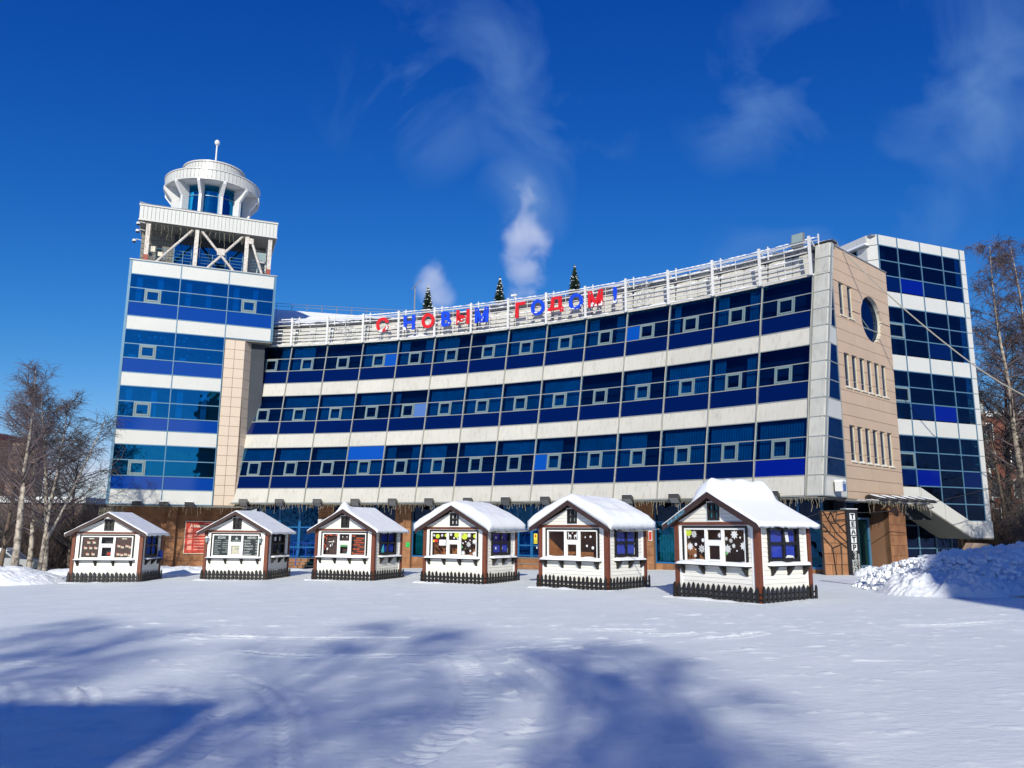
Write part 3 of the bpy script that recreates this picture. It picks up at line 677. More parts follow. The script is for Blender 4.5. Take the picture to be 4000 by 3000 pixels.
mb = MB(); mb.box(.95, 1.35, .5, .8, GZ0+.85, GZ0+1.25); mb.box(1.55, 1.85, .55, .8, GZ0+.6, GZ0+.9); mb.put('control_box', M['cream'], TW, TM)
# floodlight in gallery
mb = MB(); mb.use(M['galv']).box(8.28, 8.92, .55, .8, GZ0+1.15, GZ0+1.8); mb.use(M['lampglass']).box(8.33, 8.87, .52, .55, GZ0+1.2, GZ0+1.75); mb.use(M['galv']).box(8.35, 8.85, .5, .8, GZ0+1.0, GZ0+1.12)
mb.put('gallery_floodlight', None, TW, TM)
# --- ribbed fascia of the tower top
DX0, DX1 = .16, 9.57
DECK = MB().box(DX0+.05, DX1-.05, .05, 9.2, GZ1+.03, 24.95).put('lookout_deck', M['white_clean'], BLD, TM)
nr = 36
for i in range(nr):
    w = (DX1-DX0)/nr; flat('fascia_board', M['white_clean'], DECK, TM, DX0+i*w+.014, DX0+(i+1)*w-.014, GZ1+.06, 24.90, -.0 if i % 2 else .0, .05)
for i in range(nr):   # right return
    w = 9.2/nr; flat('fascia_board', M['white_clean'], DECK, TM, DX1-.05, DX1, GZ1+.06, 24.90, i*w+.014, (i+1)*w-.014)
MB().box(DX0-.05, DX1+.05, -.07, 9.25, 24.93, 25.02).put('coping', M['white_clean'], DECK, TM); MB().box(DX0-.03, DX1+.03, -.03, 9.2, GZ1-.03, GZ1+.05).put('drip_edge', M['white_clean'], DECK, TM)
mb = MB().box(DX0+.02, DX1-.02, .04, 9, GZ1-.06, GZ1-.035); mb.put('soffit', M['soffit_ribs'], DECK, TM)
xs = np.linspace(DX0-.04, DX1+.04, 40); X, Y = np.meshgrid(xs, np.linspace(-.06, .6, 6)); Z = 25.02+.03+.05*(vnoise(X*1.3, Y*3, 2))+.09*np.exp(-((X-DX0)/.5)**2)
link(bpy.data.objects.new('deck_snow', grid_mesh('deck_snow', X, Y, Z, M['snow'])), DECK, TM)
# --- round lantern on the deck
LC = (4.85, 4.8)
LM = TM @ Matrix.Translation((LC[0], LC[1], 0))
LAN = MB().lathe([(.0, 24.9), (2.05, 24.9), (2.05, 28.25), (0, 28.25)], 32).put('lantern', M['room'], BLD, LM)
for k in range(12):
    a0 = radians(-90-17+30*k); a1 = a0+radians(30)
    n = 5; prof = [(2.38, 25.0), (2.38, 28.2)]
    mb = MB(); mb.lathe(prof, n, (0, 0), a0+.02, a1-.02); mb.put('glass_pane', M['glass_t'] if k % 3 else M['glass_t'], LAN, LM)
    mb = MB()
    for z in (25.0, 27.35, 28.15): mb.lathe([(2.40, z), (2.44, z), (2.44, z+.06), (2.40, z+.06)], n, (0, 0), a0, a1)
    mb.put('glazing_bar', M['mullion_blue'], LAN, LM)
    # fin: vertical blade flaring out under the ring
    poly = [(2.35, 24.95), (2.95, 24.95), (2.98, 27.25), (3.62, 28.05), (3.62, 28.30), (2.35, 28.30)]
    def fin():
        return MB().prism([(r, -.10, z) for r, z in poly], (0, .20, 0)).mesh('fin', M['steel_white'])
    put('fin', shared('fin', fin), LAN, LM @ Matrix.Rotation(a0, 4, 'Z'))
def curved_boards(r, z0, z1, n):
    def mk():
        a = 2*pi/n*.42; mb = MB(); p = []
        for rr_ in (r, r+.05):
            p += [(rr_*cos(-a), rr_*sin(-a), z0), (rr_*cos(a), rr_*sin(a), z0), (rr_*cos(a), rr_*sin(a), z1), (rr_*cos(-a), rr_*sin(-a), z1)]
        return mb.hexa(p[4:], p[:4]).mesh('fascia_board', M['white_clean'])
    me = shared(('cb', r, z0), mk)
    for i in range(n): put('fascia_board', me, LAN, LM @ Matrix.Rotation(2*pi*i/n, 4, 'Z'))
MB().lathe([(2.0, 28.28), (3.48, 28.28), (3.48, 29.05), (2.2, 29.10)], 48).put('ring_body', M['white_clean'], LAN, LM, True)
curved_boards(3.48, 28.34, 29.0, 72)
MB().lathe([(3.42, 29.02), (3.58, 29.02), (3.58, 29.10), (3.3, 29.12)], 48).put('ring_coping', M['white_clean'], LAN, LM)
MB().lathe([(3.42, 28.24), (3.58, 28.24), (3.58, 28.32), (3.42, 28.32)], 48).put('ring_edge', M['white_clean'], LAN, LM)
MB().lathe([(2.24, 29.0), (2.24, 30.28), (0, 30.4)], 48).put('cap_body', M['white_clean'], LAN, LM, False)
curved_boards(2.24, 29.12, 30.20, 52)
MB().lathe([(2.2, 30.22), (2.36, 30.22), (2.36, 30.32), (2.0, 30.36)], 48).put('cap_coping', M['white_clean'], LAN, LM)
MAST = MB().tube([(.02, .02, 30.3), (.02, .02, 32.75)], .075, 8, .06).put('mast', M['steel_white'], LAN, LM)
mb = MB(); mb.lathe([(.0, 32.7), (.13, 32.74), (.2, 32.88), (.2, 33.02), (.12, 33.14), (0, 33.18)], 16, (.02, .02)); mb.put('mast_ball', M['steel_white'], LAN, LM, True)

# --- beige end wall with slot windows and the round window
EW = MB().box(.0, 7.12, .42, .55, 4.1, 17.3).put('end_wall', M['joint'], BLD, EM)
WINS = [(.82, 1.44, 13.66, 15.47), (1.80, 2.42, 13.66, 15.47)]
WINS += [(x, x+.64, 9.84, 11.65) for x in (.89, 1.80, 2.72, 3.63, 4.54, 5.45)]
WINS += [(x, x+.66, 6.0, 7.86) for x in (.94, 1.85, 2.77, 3.68, 4.59, 5.52)]
CC, CR = (4.64, 14.10), 1.31
rows = [17.37-.645*i for i in range(21)]+[4.10]
tcols = [0.03, 1.62, 3.20, 4.78, 6.36, 7.12]
def cut(rect, w):
    x0, x1, z0, z1 = rect; a, b, c, d = w
    if a >= x1 or b <= x0 or c >= z1 or d <= z0: return [rect]
    out = []
    if z1 > d: out.append((x0, x1, d, z1))
    if z0 < c: out.append((x0, x1, z0, c))
    zz0, zz1 = max(z0, c), min(z1, d)
    if x0 < a: out.append((x0, a, zz0, zz1))
    if x1 > b: out.append((b, x1, zz0, zz1))
    return out
JN = .011
for i in range(len(rows)-1):
    z1, z0 = rows[i], rows[i+1]
    cols = tcols if i % 2 == 0 else [.03, .83, 2.41, 3.99, 5.57, 7.12]
    for j in range(len(cols)-1):
        rs_ = [(cols[j]+JN, cols[j+1]-JN, z0+JN, z1-JN)]
        for w in WINS: rs_ = [q for r_ in rs_ for q in cut(r_, w)]
        for (x0, x1, a, b) in rs_:
            if x1-x0 < .03 or b-a < .03: continue
            nx, nz = max(x0, min(CC[0], x1)), max(a, min(CC[1], b))
            if hypot(nx-CC[0], nz-CC[1]) >= CR:
                MB().box(x0, x1, 0, .07, a, b).put('tile', M['tile'], EW, EM)
            else:    # clip against the round opening
                mb = MB(); n = 16; any_ = False
                for s_ in range(n):
                    xa, xb = x0+(x1-x0)*s_/n, x0+(x1-x0)*(s_+1)/n
                    ha = sqrt(max(0, CR**2-(xa-CC[0])**2)); hb = sqrt(max(0, CR**2-(xb-CC[0])**2))
                    for lo0, hi0, lo1, hi1 in ((a, min(b, CC[1]-ha), a, min(b, CC[1]-hb)), (max(a, CC[1]+ha), b, max(a, CC[1]+hb), b)):
                        if ha == 0 and hb == 0 and lo0 != a: continue
                        if hi0 <= lo0 and hi1 <= lo1: continue
                        hi0 = max(hi0, lo0) if lo0 == a else hi0; hi1 = max(hi1, lo1) if lo1 == a else hi1
                        lo0 = min(lo0, hi0); lo1 = min(lo1, hi1)
                        mb.hexa([(xa, 0, lo0), (xb, 0, lo1), (xb, 0, hi1), (xa, 0, hi0)], [(xa, .07, lo0), (xb, .07, lo1), (xb, .07, hi1), (xa, .07, hi0)]); any_ = True
                if any_: mb.put('tile', M['tile'], EW, EM)
for (x0, x1, z0, z1) in WINS:
    W_ = MB().box(x0+.02, x1-.02, .15, .17, z0, z1).put('window', M['glass_r'], EW, EM)
    mb = MB(); mb.box(x1-.03, x1, .075, .41, z0, z1); mb.box(x0, x0+.03, .075, .41, z0, z1); mb.box(x0, x1, .075, .41, z1, z1+.03); mb.put('reveal', M['cream'], EW, EM)
    mb = MB(); mb.box(x0-.03, x1+.05, -.06, .4, z0-.06, z0); mb.put('sill', M['cream'], EW, EM)
    mb = MB(); framebox(mb, x0+.03, x1-.03, z0+.01, z1-.01, .04, .11, .16); mb.box(x0+.03, x1-.03, .11, .16, z0+.38, z0+.42); mb.put('window_frame', M['galv'], EW, EM)
    MB().box(x0+.05, x1-.03, .02, .11, z0+.001, z0+.05).put('sill_snow', M['snow'], EW, EM)
mb = MB(); n = 48
for i in range(n):
    a, b = 2*pi*i/n, 2*pi*(i+1)/n
    for r_, y0, y1 in ((CR, 0, .41),):
        q = [(CC[0]+r_*cos(t), y, CC[1]+r_*sin(t)) for t, y in ((a, y0), (b, y0), (b, y1), (a, y1))]; q2 = [(CC[0]+(r_+.05)*cos(t), y, CC[1]+(r_+.05)*sin(t)) for t, y in ((a, .07), (b, .07), (b, y1), (a, y1))]
        mb.add(q+q2, [(0, 1, 2, 3), (7, 6, 5, 4), (0, 4, 5, 1)])
mb.put('round_reveal', M['cream'], EW, EM)
RW = MB().prism([(CC[0]+CR*.99*cos(2*pi*i/n), .22, CC[1]+CR*.99*sin(2*pi*i/n)) for i in range(n)], (0, .03, 0)).put('round_window', M['glass_r'], EW, EM)
mb = MB(); mb.tube([(CC[0]-1.15, .20, CC[1]-.55), (CC[0]+1.2, .20, CC[1]-.5)], .045, 6); mb.tube([(CC[0]-1.28, .20, CC[1]+.15), (CC[0]+.15, .20, CC[1]-.55)], .04, 6); mb.put('glazing_bar', M['frame'], EW, EM)
MB().box(0, 7.16, -.04, .5, 17.37, 17.43).put('coping', M['galv'], EW, EM)
MB().box(.0, 7.12, -.0, .5, 3.98, 4.09).put('soffit', M['soffit'], EW, EM)
mb = MB(); mb.box(.1, 7.0, .85, .9, 4.2, 17.2); mb.put('room_back', M['room'], EW, EM)

# --- rear glass tower at the right
RT = MB().box(-1.6, 5.6, .7, 8, 4.3, 20.0).put('rear_tower', M['room'], BLD, RM)
rc_ = [-1.60, -.07, 1.80, 3.65, 5.19]; rl = {0: 20.1, 1: 19.42}
bands = [(20.1, 19.42), (16.6, 15.65), (12.757, 11.80), (8.96, 8.0)]
grp = [(19.42, 16.6), (15.65, 12.757), (11.80, 8.96), (8.0, 5.10)]
bright_r = {(0, 2, 1): 'spandrel_b', (0, 2, 2): 'spandrel', (0, 2, 3): 'spandrel', (2, 2, 2): 'spandrel_b', (3, 2, 1): 'spandrel_b', (0, 0, 0): None}
for gi, (zt, zb) in enumerate(grp):
    for r_ in range(3):
        z1 = zt-(zt-zb)*r_/3; z0 = zt-(zt-zb)*(r_+1)/3
        for c in range(4):
            k = bright_r.get((gi, r_, c)); mt = M[k] if k else (M['spandrel'] if (r_ == 2 and (gi+c) % 3 == 0) else M['glass_r'])
            flat('glass_pane', mt, RT, RM, rc_[c]+.03, rc_[c+1]-.03, z0+.03, z1-.03, .0, .03)
            if mt is M['glass_r'] and (gi*5+c*3+r_) % 4 == 0:
                flat('curtain', M['curtain'], RT, RM, rc_[c]+.15, rc_[c]+.8, z0+.05, z1-.05, .3, .33)
        flat('transom', M['mullion_blue'], RT, RM, -1.6, 5.22, z1-.03, z1+.03, -.03, .05)
for (z1, z0) in bands:
    for c in range(4): flat('white_panel', M['white_clean'], RT, RM, rc_[c]+.03, rc_[c+1]-.03, z0+.03, z1-.03)
    flat('transom', M['mullion_blue'], RT, RM, -1.6, 5.22, z0-.03, z0+.03, -.03, .05)
zz = [20.1, 19.42]+[zt-(zt-zb)*i/3 for zt, zb in grp for i in (1, 2, 3)]+[15.65, 11.8, 8.0, 4.13, 3.16]; zz = sorted(set(round(z, 3) for z in zz))
for i in range(len(zz)-1):
    flat('white_panel', M['white_clean'], RT, RM, 5.22, 5.68, zz[i]+.03, zz[i+1]-.03, .0, .05); flat('transom', M['mullion'], RT, RM, 5.19, 5.68, zz[i]-.025, zz[i]+.025, -.005, .04)
for x in rc_: MB().box(x-.03, x+.03, -.04, .05, 4.1 if x < 1 else 3.2, 20.1).put('mullion', M['mullion_blue'], RT, RM)
for gi in (1, 2, 3):
    zt, zb = grp[gi]; h_ = (zt-zb)/3; mb = MB(); framebox(mb, -1.35, -.12, zt-2*h_+.04, zt-h_-.04, .1, -.06, .02); mb.put('window_frame', M['frame'], RT, RM)
# chamfered corner and left side
for i, (z1, z0) in enumerate([(20.1, 19.42), (19.42, 18.5), (18.5, 17.55), (17.55, 16.6), (16.6, 15.6)]):
    a = [(-2.0, .45, z0+.02), (-1.62, .0, z0+.02), (-1.62, .0, z1-.02), (-2.0, .45, z1-.02)]; MB().hexa(a, [(p[0]+.3, p[1]+.3, p[2]) for p in a]).put('white_panel', M['white_clean'], RT, RM)
    MB().box(-2.03, -1.98, .47, 1.2, z0+.02, z1-.02).put('white_panel', M['white_clean'], RT, RM)
for k in range(6):
    MB().box(-2.03, -1.98, 1.22+k*1.3, 2.48+k*1.3, 19.44, 20.08).put('white_panel', M['white_clean'], RT, RM); MB().box(-2.01, -1.98, 1.22+k*1.3, 2.48+k*1.3, 17.6, 19.36).put('glass_pane', M['glass_r'], RT, RM)
    mb = MB(); mb.box(-2.05, -1.96, 1.18+k*1.3, 1.24+k*1.3, 16, 19.4); mb.put('mullion', M['mullion_blue'], RT, RM)
MB().box(-2.3, -1.95, .3, 9, 19.36, 19.44).put('ledge', M['mullion'], RT, RM); MB().box(-2.28, -1.96, .35, 9, 19.445, 19.55).put('ledge_snow', M['snow'], RT, RM)
MB().box(-1.98, 5.7, .06, 8, 19.95, 20.06).put('roof', M['galv'], RT, RM)
# stair-shaped white band, glazing above and below it
up = [(-1.6, 5.03), (.10, 5.03), (3.83, 3.16), (5.70, 3.16)]; lo = [(-1.6, 4.06), (.17, 4.06), (3.92, 2.20), (5.70, 2.20)]
def lerp2(P, s):
    for i in range(len(P)-1):
        if s <= P[i+1][0] or i == len(P)-2:
            t = (s-P[i][0])/(P[i+1][0]-P[i][0]); return P[i][1]+(P[i+1][1]-P[i][1])*t
cuts = [-1.6, .02, .13, 1.9, 3.87, 5.70]
for x0, x1 in zip(cuts[:-1], cuts[1:]):
    if x1-x0 < .2: x1 = x1
    a = [(x0+.015, -.06, lerp2(lo, x0+.015)), (x1-.015, -.06, lerp2(lo, x1-.015)), (x1-.015, -.06, lerp2(up, x1-.015)), (x0+.015, -.06, lerp2(up, x0+.015))]
    MB().hexa(a, [(p[0], .02, p[2]) for p in a]).put('stair_band_panel', M['white_clean'], RT, RM)
    b = [(x0, -.05, lerp2(lo, x0)-.02), (x1, -.05, lerp2(lo, x1)-.02), (x1, 2.2, lerp2(lo, x1)-.02), (x0, 2.2, lerp2(lo, x0)-.02)]
    MB().hexa(b, [(p[0], p[1], p[2]-.06) for p in b]).put('stair_soffit', M['soffit_ribs'], RT, RM)
for x0, x1 in zip((.1, 1.83, 3.68), (1.77, 3.62, 5.16)):
    for z1, z0 in ((5.07, 4.16), (4.10, 3.19)):
        a0 = max(z0, lerp2(up, x0)+.03) if x0 < 3.8 else z0; a1 = max(z0, lerp2(up, x1)+.03) if x1 < 3.8 else max(z0, 3.19)
        if a0 >= z1 and a1 >= z1: continue
        a0 = min(a0, z1); a1 = min(a1, z1)
        MB().hexa([(x0, 0, a0), (x1, 0, a1), (x1, 0, z1), (x0, 0, z1)], [(x0, .03, a0), (x1, .03, a1), (x1, .03, z1), (x0, .03, z1)]).put('glass_pane', M['glass_r'], RT, RM)
for z, xa in ((4.13, 1.95), (5.10, .1), (3.17, 3.85)): flat('transom', M['mullion_blue'], RT, RM, xa, 5.22, z-.03, z+.03, -.03, .05)
MB().box(-.5, 5.6, .7, .8, 3.2, 5.2).put('room_back', M['room'], RT, RM)
mb = MB(); mb.box(-1.4, 5.6, 2.3, 2.36, -.6, 4.1); mb.put('lower_glazing', M['glass_r'], RT, RM); MB().box(-1.4, 5.6, 3.0, 3.1, -.6, 4.3).put('room_back', M['room'], RT, RM)
for x in (-1.3, -.55, .9, 2.3, 3.7, 5.0): MB().box(x-.03, x+.03, 2.22, 2.30, -.6, 4.1).put('mullion', M['mullion_blue'], RT, RM)
for z in (.75, 1.55, 2.9): MB().box(-1.4, 5.6, 2.23, 2.30, z-.03, z+.03).put('transom', M['mullion_blue'], RT, RM)
MB().box(-.8, 1.9, .8, .9, .95, 1.05).put('low_canopy', M['blue_paint'], RT, RM)

# --- ground storey of the curved wing
RG = 60.1
GS = ring(.1, 14.1, [(RG+1.3, -1), (RG+1.3, ZL[0]), (RG+1.5, ZL[0]), (RG+1.5, -1)]).put('ground_storey', M['room'], BLD, I4)
def gl_(t, z, r): return (r*sin(t*DTH), r*cos(t*DTH)-R0, z)
def gquad(name, mt, m0, m1, z0, z1, r0, r1):
    w = m1-m0
    me = shared((name, mt.name, round(w, 3), z0, z1, r0, r1), lambda: MB().hexa([gl_(0, z0, r0), gl_(w, z0, r0), gl_(w, z1, r0), gl_(0, z1, r0)], [gl_(0, z0, r1), gl_(w, z0, r1), gl_(w, z1, r1), gl_(0, z1, r1)]).mesh(name, mt))
    return put(name, me, GS, bayM(m0))
def stonewall(m0, m1, z0, z1, r, bw=.36, bh=.52):
    gquad('stone_backing', M['stone_joint'], m0, m1, z0, z1, r+.03, r+.35)
    nr_ = max(1, round((z1-z0)/bh)); h_ = (z1-z0)/nr_
    for i in range(nr_):
        nc = max(1, round((m1-m0)/bw)); w = (m1-m0)/nc; off = .5*w if (i % 2 and nc > 1) else 0
        e = sorted(set([m0]+[m0+off+w*k for k in range(nc+1) if m0 < m0+off+w*k < m1-.02]+[m1]))
        for a, b in zip(e[:-1], e[1:]): gquad('stone_block', M['stone'], round(a+.004, 4), round(b-.004, 4), round(z0+i*h_+.008, 3), round(z0+(i+1)*h_-.008, 3), r, r+.05)
ZB = 4.04
for m0, m1 in ((2.04, 2.45), (4.11, 4.54), (6.20, 6.60), (8.30, 8.70), (10.13, 10.54), (12.2, 12.6)): stonewall(m0, m1, -.4, ZB, RG-.25, .20, .5)
for m0, m1 in ((2.45, 4.11), (4.54, 6.2), (8.7, 10.13), (10.54, 12.2), (12.6, 13.9)):
    stonewall(m0, m1, -.4, .66, RG-.02, .32, .53)
    n = 3; w = (m1-m0)/n
    for k in range(n):
        gquad('glass_pane', M['glass_g'], m0+k*w+.015, m0+(k+1)*w-.015, .76, 2.95, RG+.04, RG+.06); gquad('glass_pane', M['glass_r'], m0+k*w+.015, m0+(k+1)*w-.015, 3.0, ZB, RG+.04, RG+.06)
        if (k+int(m0)) % 3 != 2: put('curtain', shared(('gcur',), lambda: MB().add([gl_(.03*i, z, RG+.35+(.04 if i % 2 else -.04)) for i in range(17) for z in (.8, 2.9)], [(2*i, 2*i+2, 2*i+3, 2*i+1) for i in range(16)]).mesh('curtain', M['curtain'])), GS, bayM(m0+k*w+.04))
    for k in range(n+1): gquad('mullion', M['blue_frame'], m0+k*w-.02, m0+k*w+.02, .70, ZB, RG, RG+.08)
    for z in (.70, 2.95): gquad('transom', M['blue_frame'], m0, m1, z-.04, z+.05, RG-.005, RG+.085)
# entrances
for m0, m1, zf in ((.42, 2.04, .45), (6.6, 8.3, .80)):
    n = 3 if m0 < 1 else 5; w = (m1-m0)/n
    for k in range(n):
        gquad('glass_pane', M['glass_g'], m0+k*w+.02, m0+(k+1)*w-.02, zf+.75, 2.48, RG+.04, RG+.06); gquad('door_panel', M['blue_frame'], m0+k*w+.02, m0+(k+1)*w-.02, zf+.05, zf+.12, RG+.02, RG+.08)
        gquad('glass_pane', M['glass_g'], m0+k*w+.02, m0+(k+1)*w-.02, zf+.14, zf+.68, RG+.04, RG+.06); gquad('glass_pane', M['glass_g'], m0+k*w+.02, m0+(k+1)*w-.02, 2.58, ZB, RG+.04, RG+.06)
    for k in range(n+1): gquad('mullion', M['blue_frame'], m0+k*w-.03, m0+k*w+.03, zf, ZB, RG-.01, RG+.09)
    for z in (2.53, zf+.71): gquad('transom', M['blue_frame'], m0, m1, z-.04, z+.04, RG, RG+.085)
    gquad('blue_lobby_wall', M['blue_paint'], m0, m1, zf, ZB, RG+.75, RG+.8)
    ns = 3; h_ = (zf+.15)/ns
    for i in range(ns+1):
        r_ = RG-1.5-.33*i; zt = zf-i*h_
        for k in range(6):
            w6 = (m1-m0)/6; gquad('step_block', M['stone'], round(m0+k*w6+.004, 4), round(m0+(k+1)*w6-.004, 4), round(zt-h_, 3), round(zt-.03, 3), round(r_, 3), round(r_+.33, 3))
        gquad('step_tread', M['concrete'], m0, m1, zt-.029, zt, round(r_-.02, 3), round(r_+.33 if i else RG, 3))
# handrails of the left entrance
for mr in (1.62, 1.95):
    p0, p1, p2 = pol(mr, RG-2.6, 0), pol(mr, RG-1.3, .45), pol(mr+.28, RG-1.3, .45)
    mb = MB(); mb.tube([p0, p0+Vector((0, 0, 1.0))], .03, 6); mb.tube([p1, p1+Vector((0, 0, 1.05))], .03, 6); mb.tube([p0+Vector((0, 0, .98)), p1+Vector((0, 0, 1.03)), p2+Vector((0, 0, 1.03))], .03, 6)
    mb.put('handrail', M['rail_blue'], GS, I4)
# stone wall below the square tower (set back 1.5 m)
def fl_stone(par, MW, x0, x1, z0, z1, y, bw, bh, name='stone_block'):
    MB().box(x0, x1, y+.03, y+.3, z0, z1).put('stone_backing', M['stone_joint'], par, MW)
    nr_ = max(1, round((z1-z0)/bh)); h_ = (z1-z0)/nr_; nc = max(1, round((x1-x0)/bw)); w = (x1-x0)/nc
    for i in range(nr_):
        off = .5*w if (i % 2 and nc > 1) else 0; e = sorted(set([x0]+[x0+off+w*k for k in range(nc+1) if x0 < x0+off+w*k < x1-.02]+[x1]))
        for a, b in zip(e[:-1], e[1:]): flat(name, M['stone'], par, MW, a+.009, b-.009, z0+i*h_+.009, z0+(i+1)*h_-.009, y, y+.05)
fl_stone(GS, TM, .3, 8.6, -.9, 3.83, 2.2, 1.05, .55)
fl_stone(GS, TM, 3.62, 4.24, -.9, 3.83, 1.85, .6, .8)
MB().box(3.62, 4.24, 2.151, 2.2, -.9, 3.83).put('stone_backing', M['stone_joint'], GS, TM)
# under the beige wall: pillar, glass door, dark recess
fl_stone(GS, EM, 4.95, 7.05, -.4, 3.95, .0, .75, .55)
MB().box(4.95, 5.0, .05, 1.4, -.4, 3.95).put('stone_backing', M['stone_joint'], GS, EM)
for x0, x1 in ((.5, 1.75), (1.85, 4.3)):
    MB().box(x0, x1, .9, .93, .75, 3.15).put('glass_pane', M['glass_g'], GS, EM); mb = MB(); framebox(mb, x0-.03, x1+.05, .68, 3.22, .09, .82, .95); mb.put('door_frame', M['mullion_blue'], GS, EM)
put('curtain', shared('ecur', lambda: MB().add([(2.0+.06*i, 1.3+(.04 if i % 2 else -.04), z) for i in range(36) for z in (.8, 3.1)], [(2*i, 2*i+2, 2*i+3, 2*i+1) for i in range(35)]).mesh('curtain', M['curtain'])), GS, EM)
MB().box(.3, 4.9, .95, 1.0, 3.25, 3.98).put('dark_transom', M['glass_r'], GS, EM); MB().box(.0, 7.0, 1.9, 2.0, -.4, 4).put('room_back', M['room'], GS, EM)
fl_stone(GS, EM, .3, 4.9, -.4, .64, .75, .8, .52)

# ------------------------------------------------------------------ market kiosks
KW, KD, KE, KA, SL = 3.27, 2.56, 2.40, 3.32, .535
def rotz(a): return Matrix.Rotation(a, 4, 'Z')
def siding(par, MW, x0, x1, z0, z1, holes, face, n=None, hh=.135):
    """horizontal boards; face: function (x0,x1,z0,z1) -> matrix & builds in the local xz plane"""
    n = int(round((z1-z0)/hh)); h_ = (z1-z0)/n
    for i in range(n):
        rects = [(x0, x1, z0+i*h_, z0+(i+1)*h_)]
        for w in holes: rects = [q for r_ in rects for q in cut(r_, w)]
        for (a, b, c, d) in rects:
            if b-a < .03 or d-c < .02: continue
            key = ('board', round(b-a, 3), round(d-c, 3))
            def mk(w=b-a, h=d-c):
                return MB().hexa([(0, -.022, .004), (w, -.022, .004), (w, -.008, h-.004), (0, -.008, h-.004)], [(0, .02, .004), (w, .02, .004), (w, .02, h-.004), (0, .02, h-.004)]).mesh('siding_board', M['kwhite'])
            put('siding_board', shared(key, mk), par, MW @ Matrix.Translation((a, 0, c)))
def gable_boards(par, MW):
    z = KE+.06; hh = .13
    while z < KA-.22:
        f = (KA-.10-z)/(KA-.10-KE); hw = KW/2*f-.02; f2 = (KA-.10-(z+hh))/(KA-.10-KE); hw2 = max(.02, KW/2*f2-.02)
        segs = [(-hw, hw, -hw2, hw2)]
        if 2.50 < z+hh/2 < 3.10: segs = [(-hw, -.25, -hw2, -.25), (.25, hw, .25, hw2)] if hw > .3 else []
        for a, b, a2, b2 in segs:
            c = KW/2; MB().hexa([(c+a, -.022, z+.004), (c+b, -.022, z+.004), (c+b2, -.008, z+hh-.004), (c+a2, -.008, z+hh-.004)], [(c+a, .02, z+.004), (c+b, .02, z+.004), (c+b2, .02, z+hh-.004), (c+a2, .02, z+hh-.004)]).put('siding_board', M['kwhite'], par, MW)
        z += hh
def picket_mesh():
    def mk():
        w, h_ = .058, .52
        return MB().prism([(-w, 0, -.08), (w, 0, -.08), (w, 0, h_-.10), (w*.75, 0, h_-.055), (0, 0, h_), (-w*.75, 0, h_-.055), (-w, 0, h_-.10)], (0, .03, 0)).mesh('picket', M['kblack'])
    return shared('picket', mk)
def picket_row(par, MW, L, n, rr):
    for i in range(n):
        x = L*(i+.5)/n
        put('picket', picket_mesh(), par, MW @ Matrix.Translation((x, 0, rr.uniform(-.03, .02))) @ Matrix.Rotation(rr.uniform(-.03, .03), 4, 'Y'))
    for z in (.10, .26): MB().box(0, L, .032, .06, z, z+.055).put('fence_rail', M['kblack'], par, MW)
def bracket():
    return shared('bracket', lambda: MB().prism([(-.04, 0, 0), (-.04, -.26, 0), (-.04, -.24, -.05), (-.04, -.06, -.26), (-.04, 0, -.28)], (.08, 0, 0)).mesh('bracket', M['kblack']))
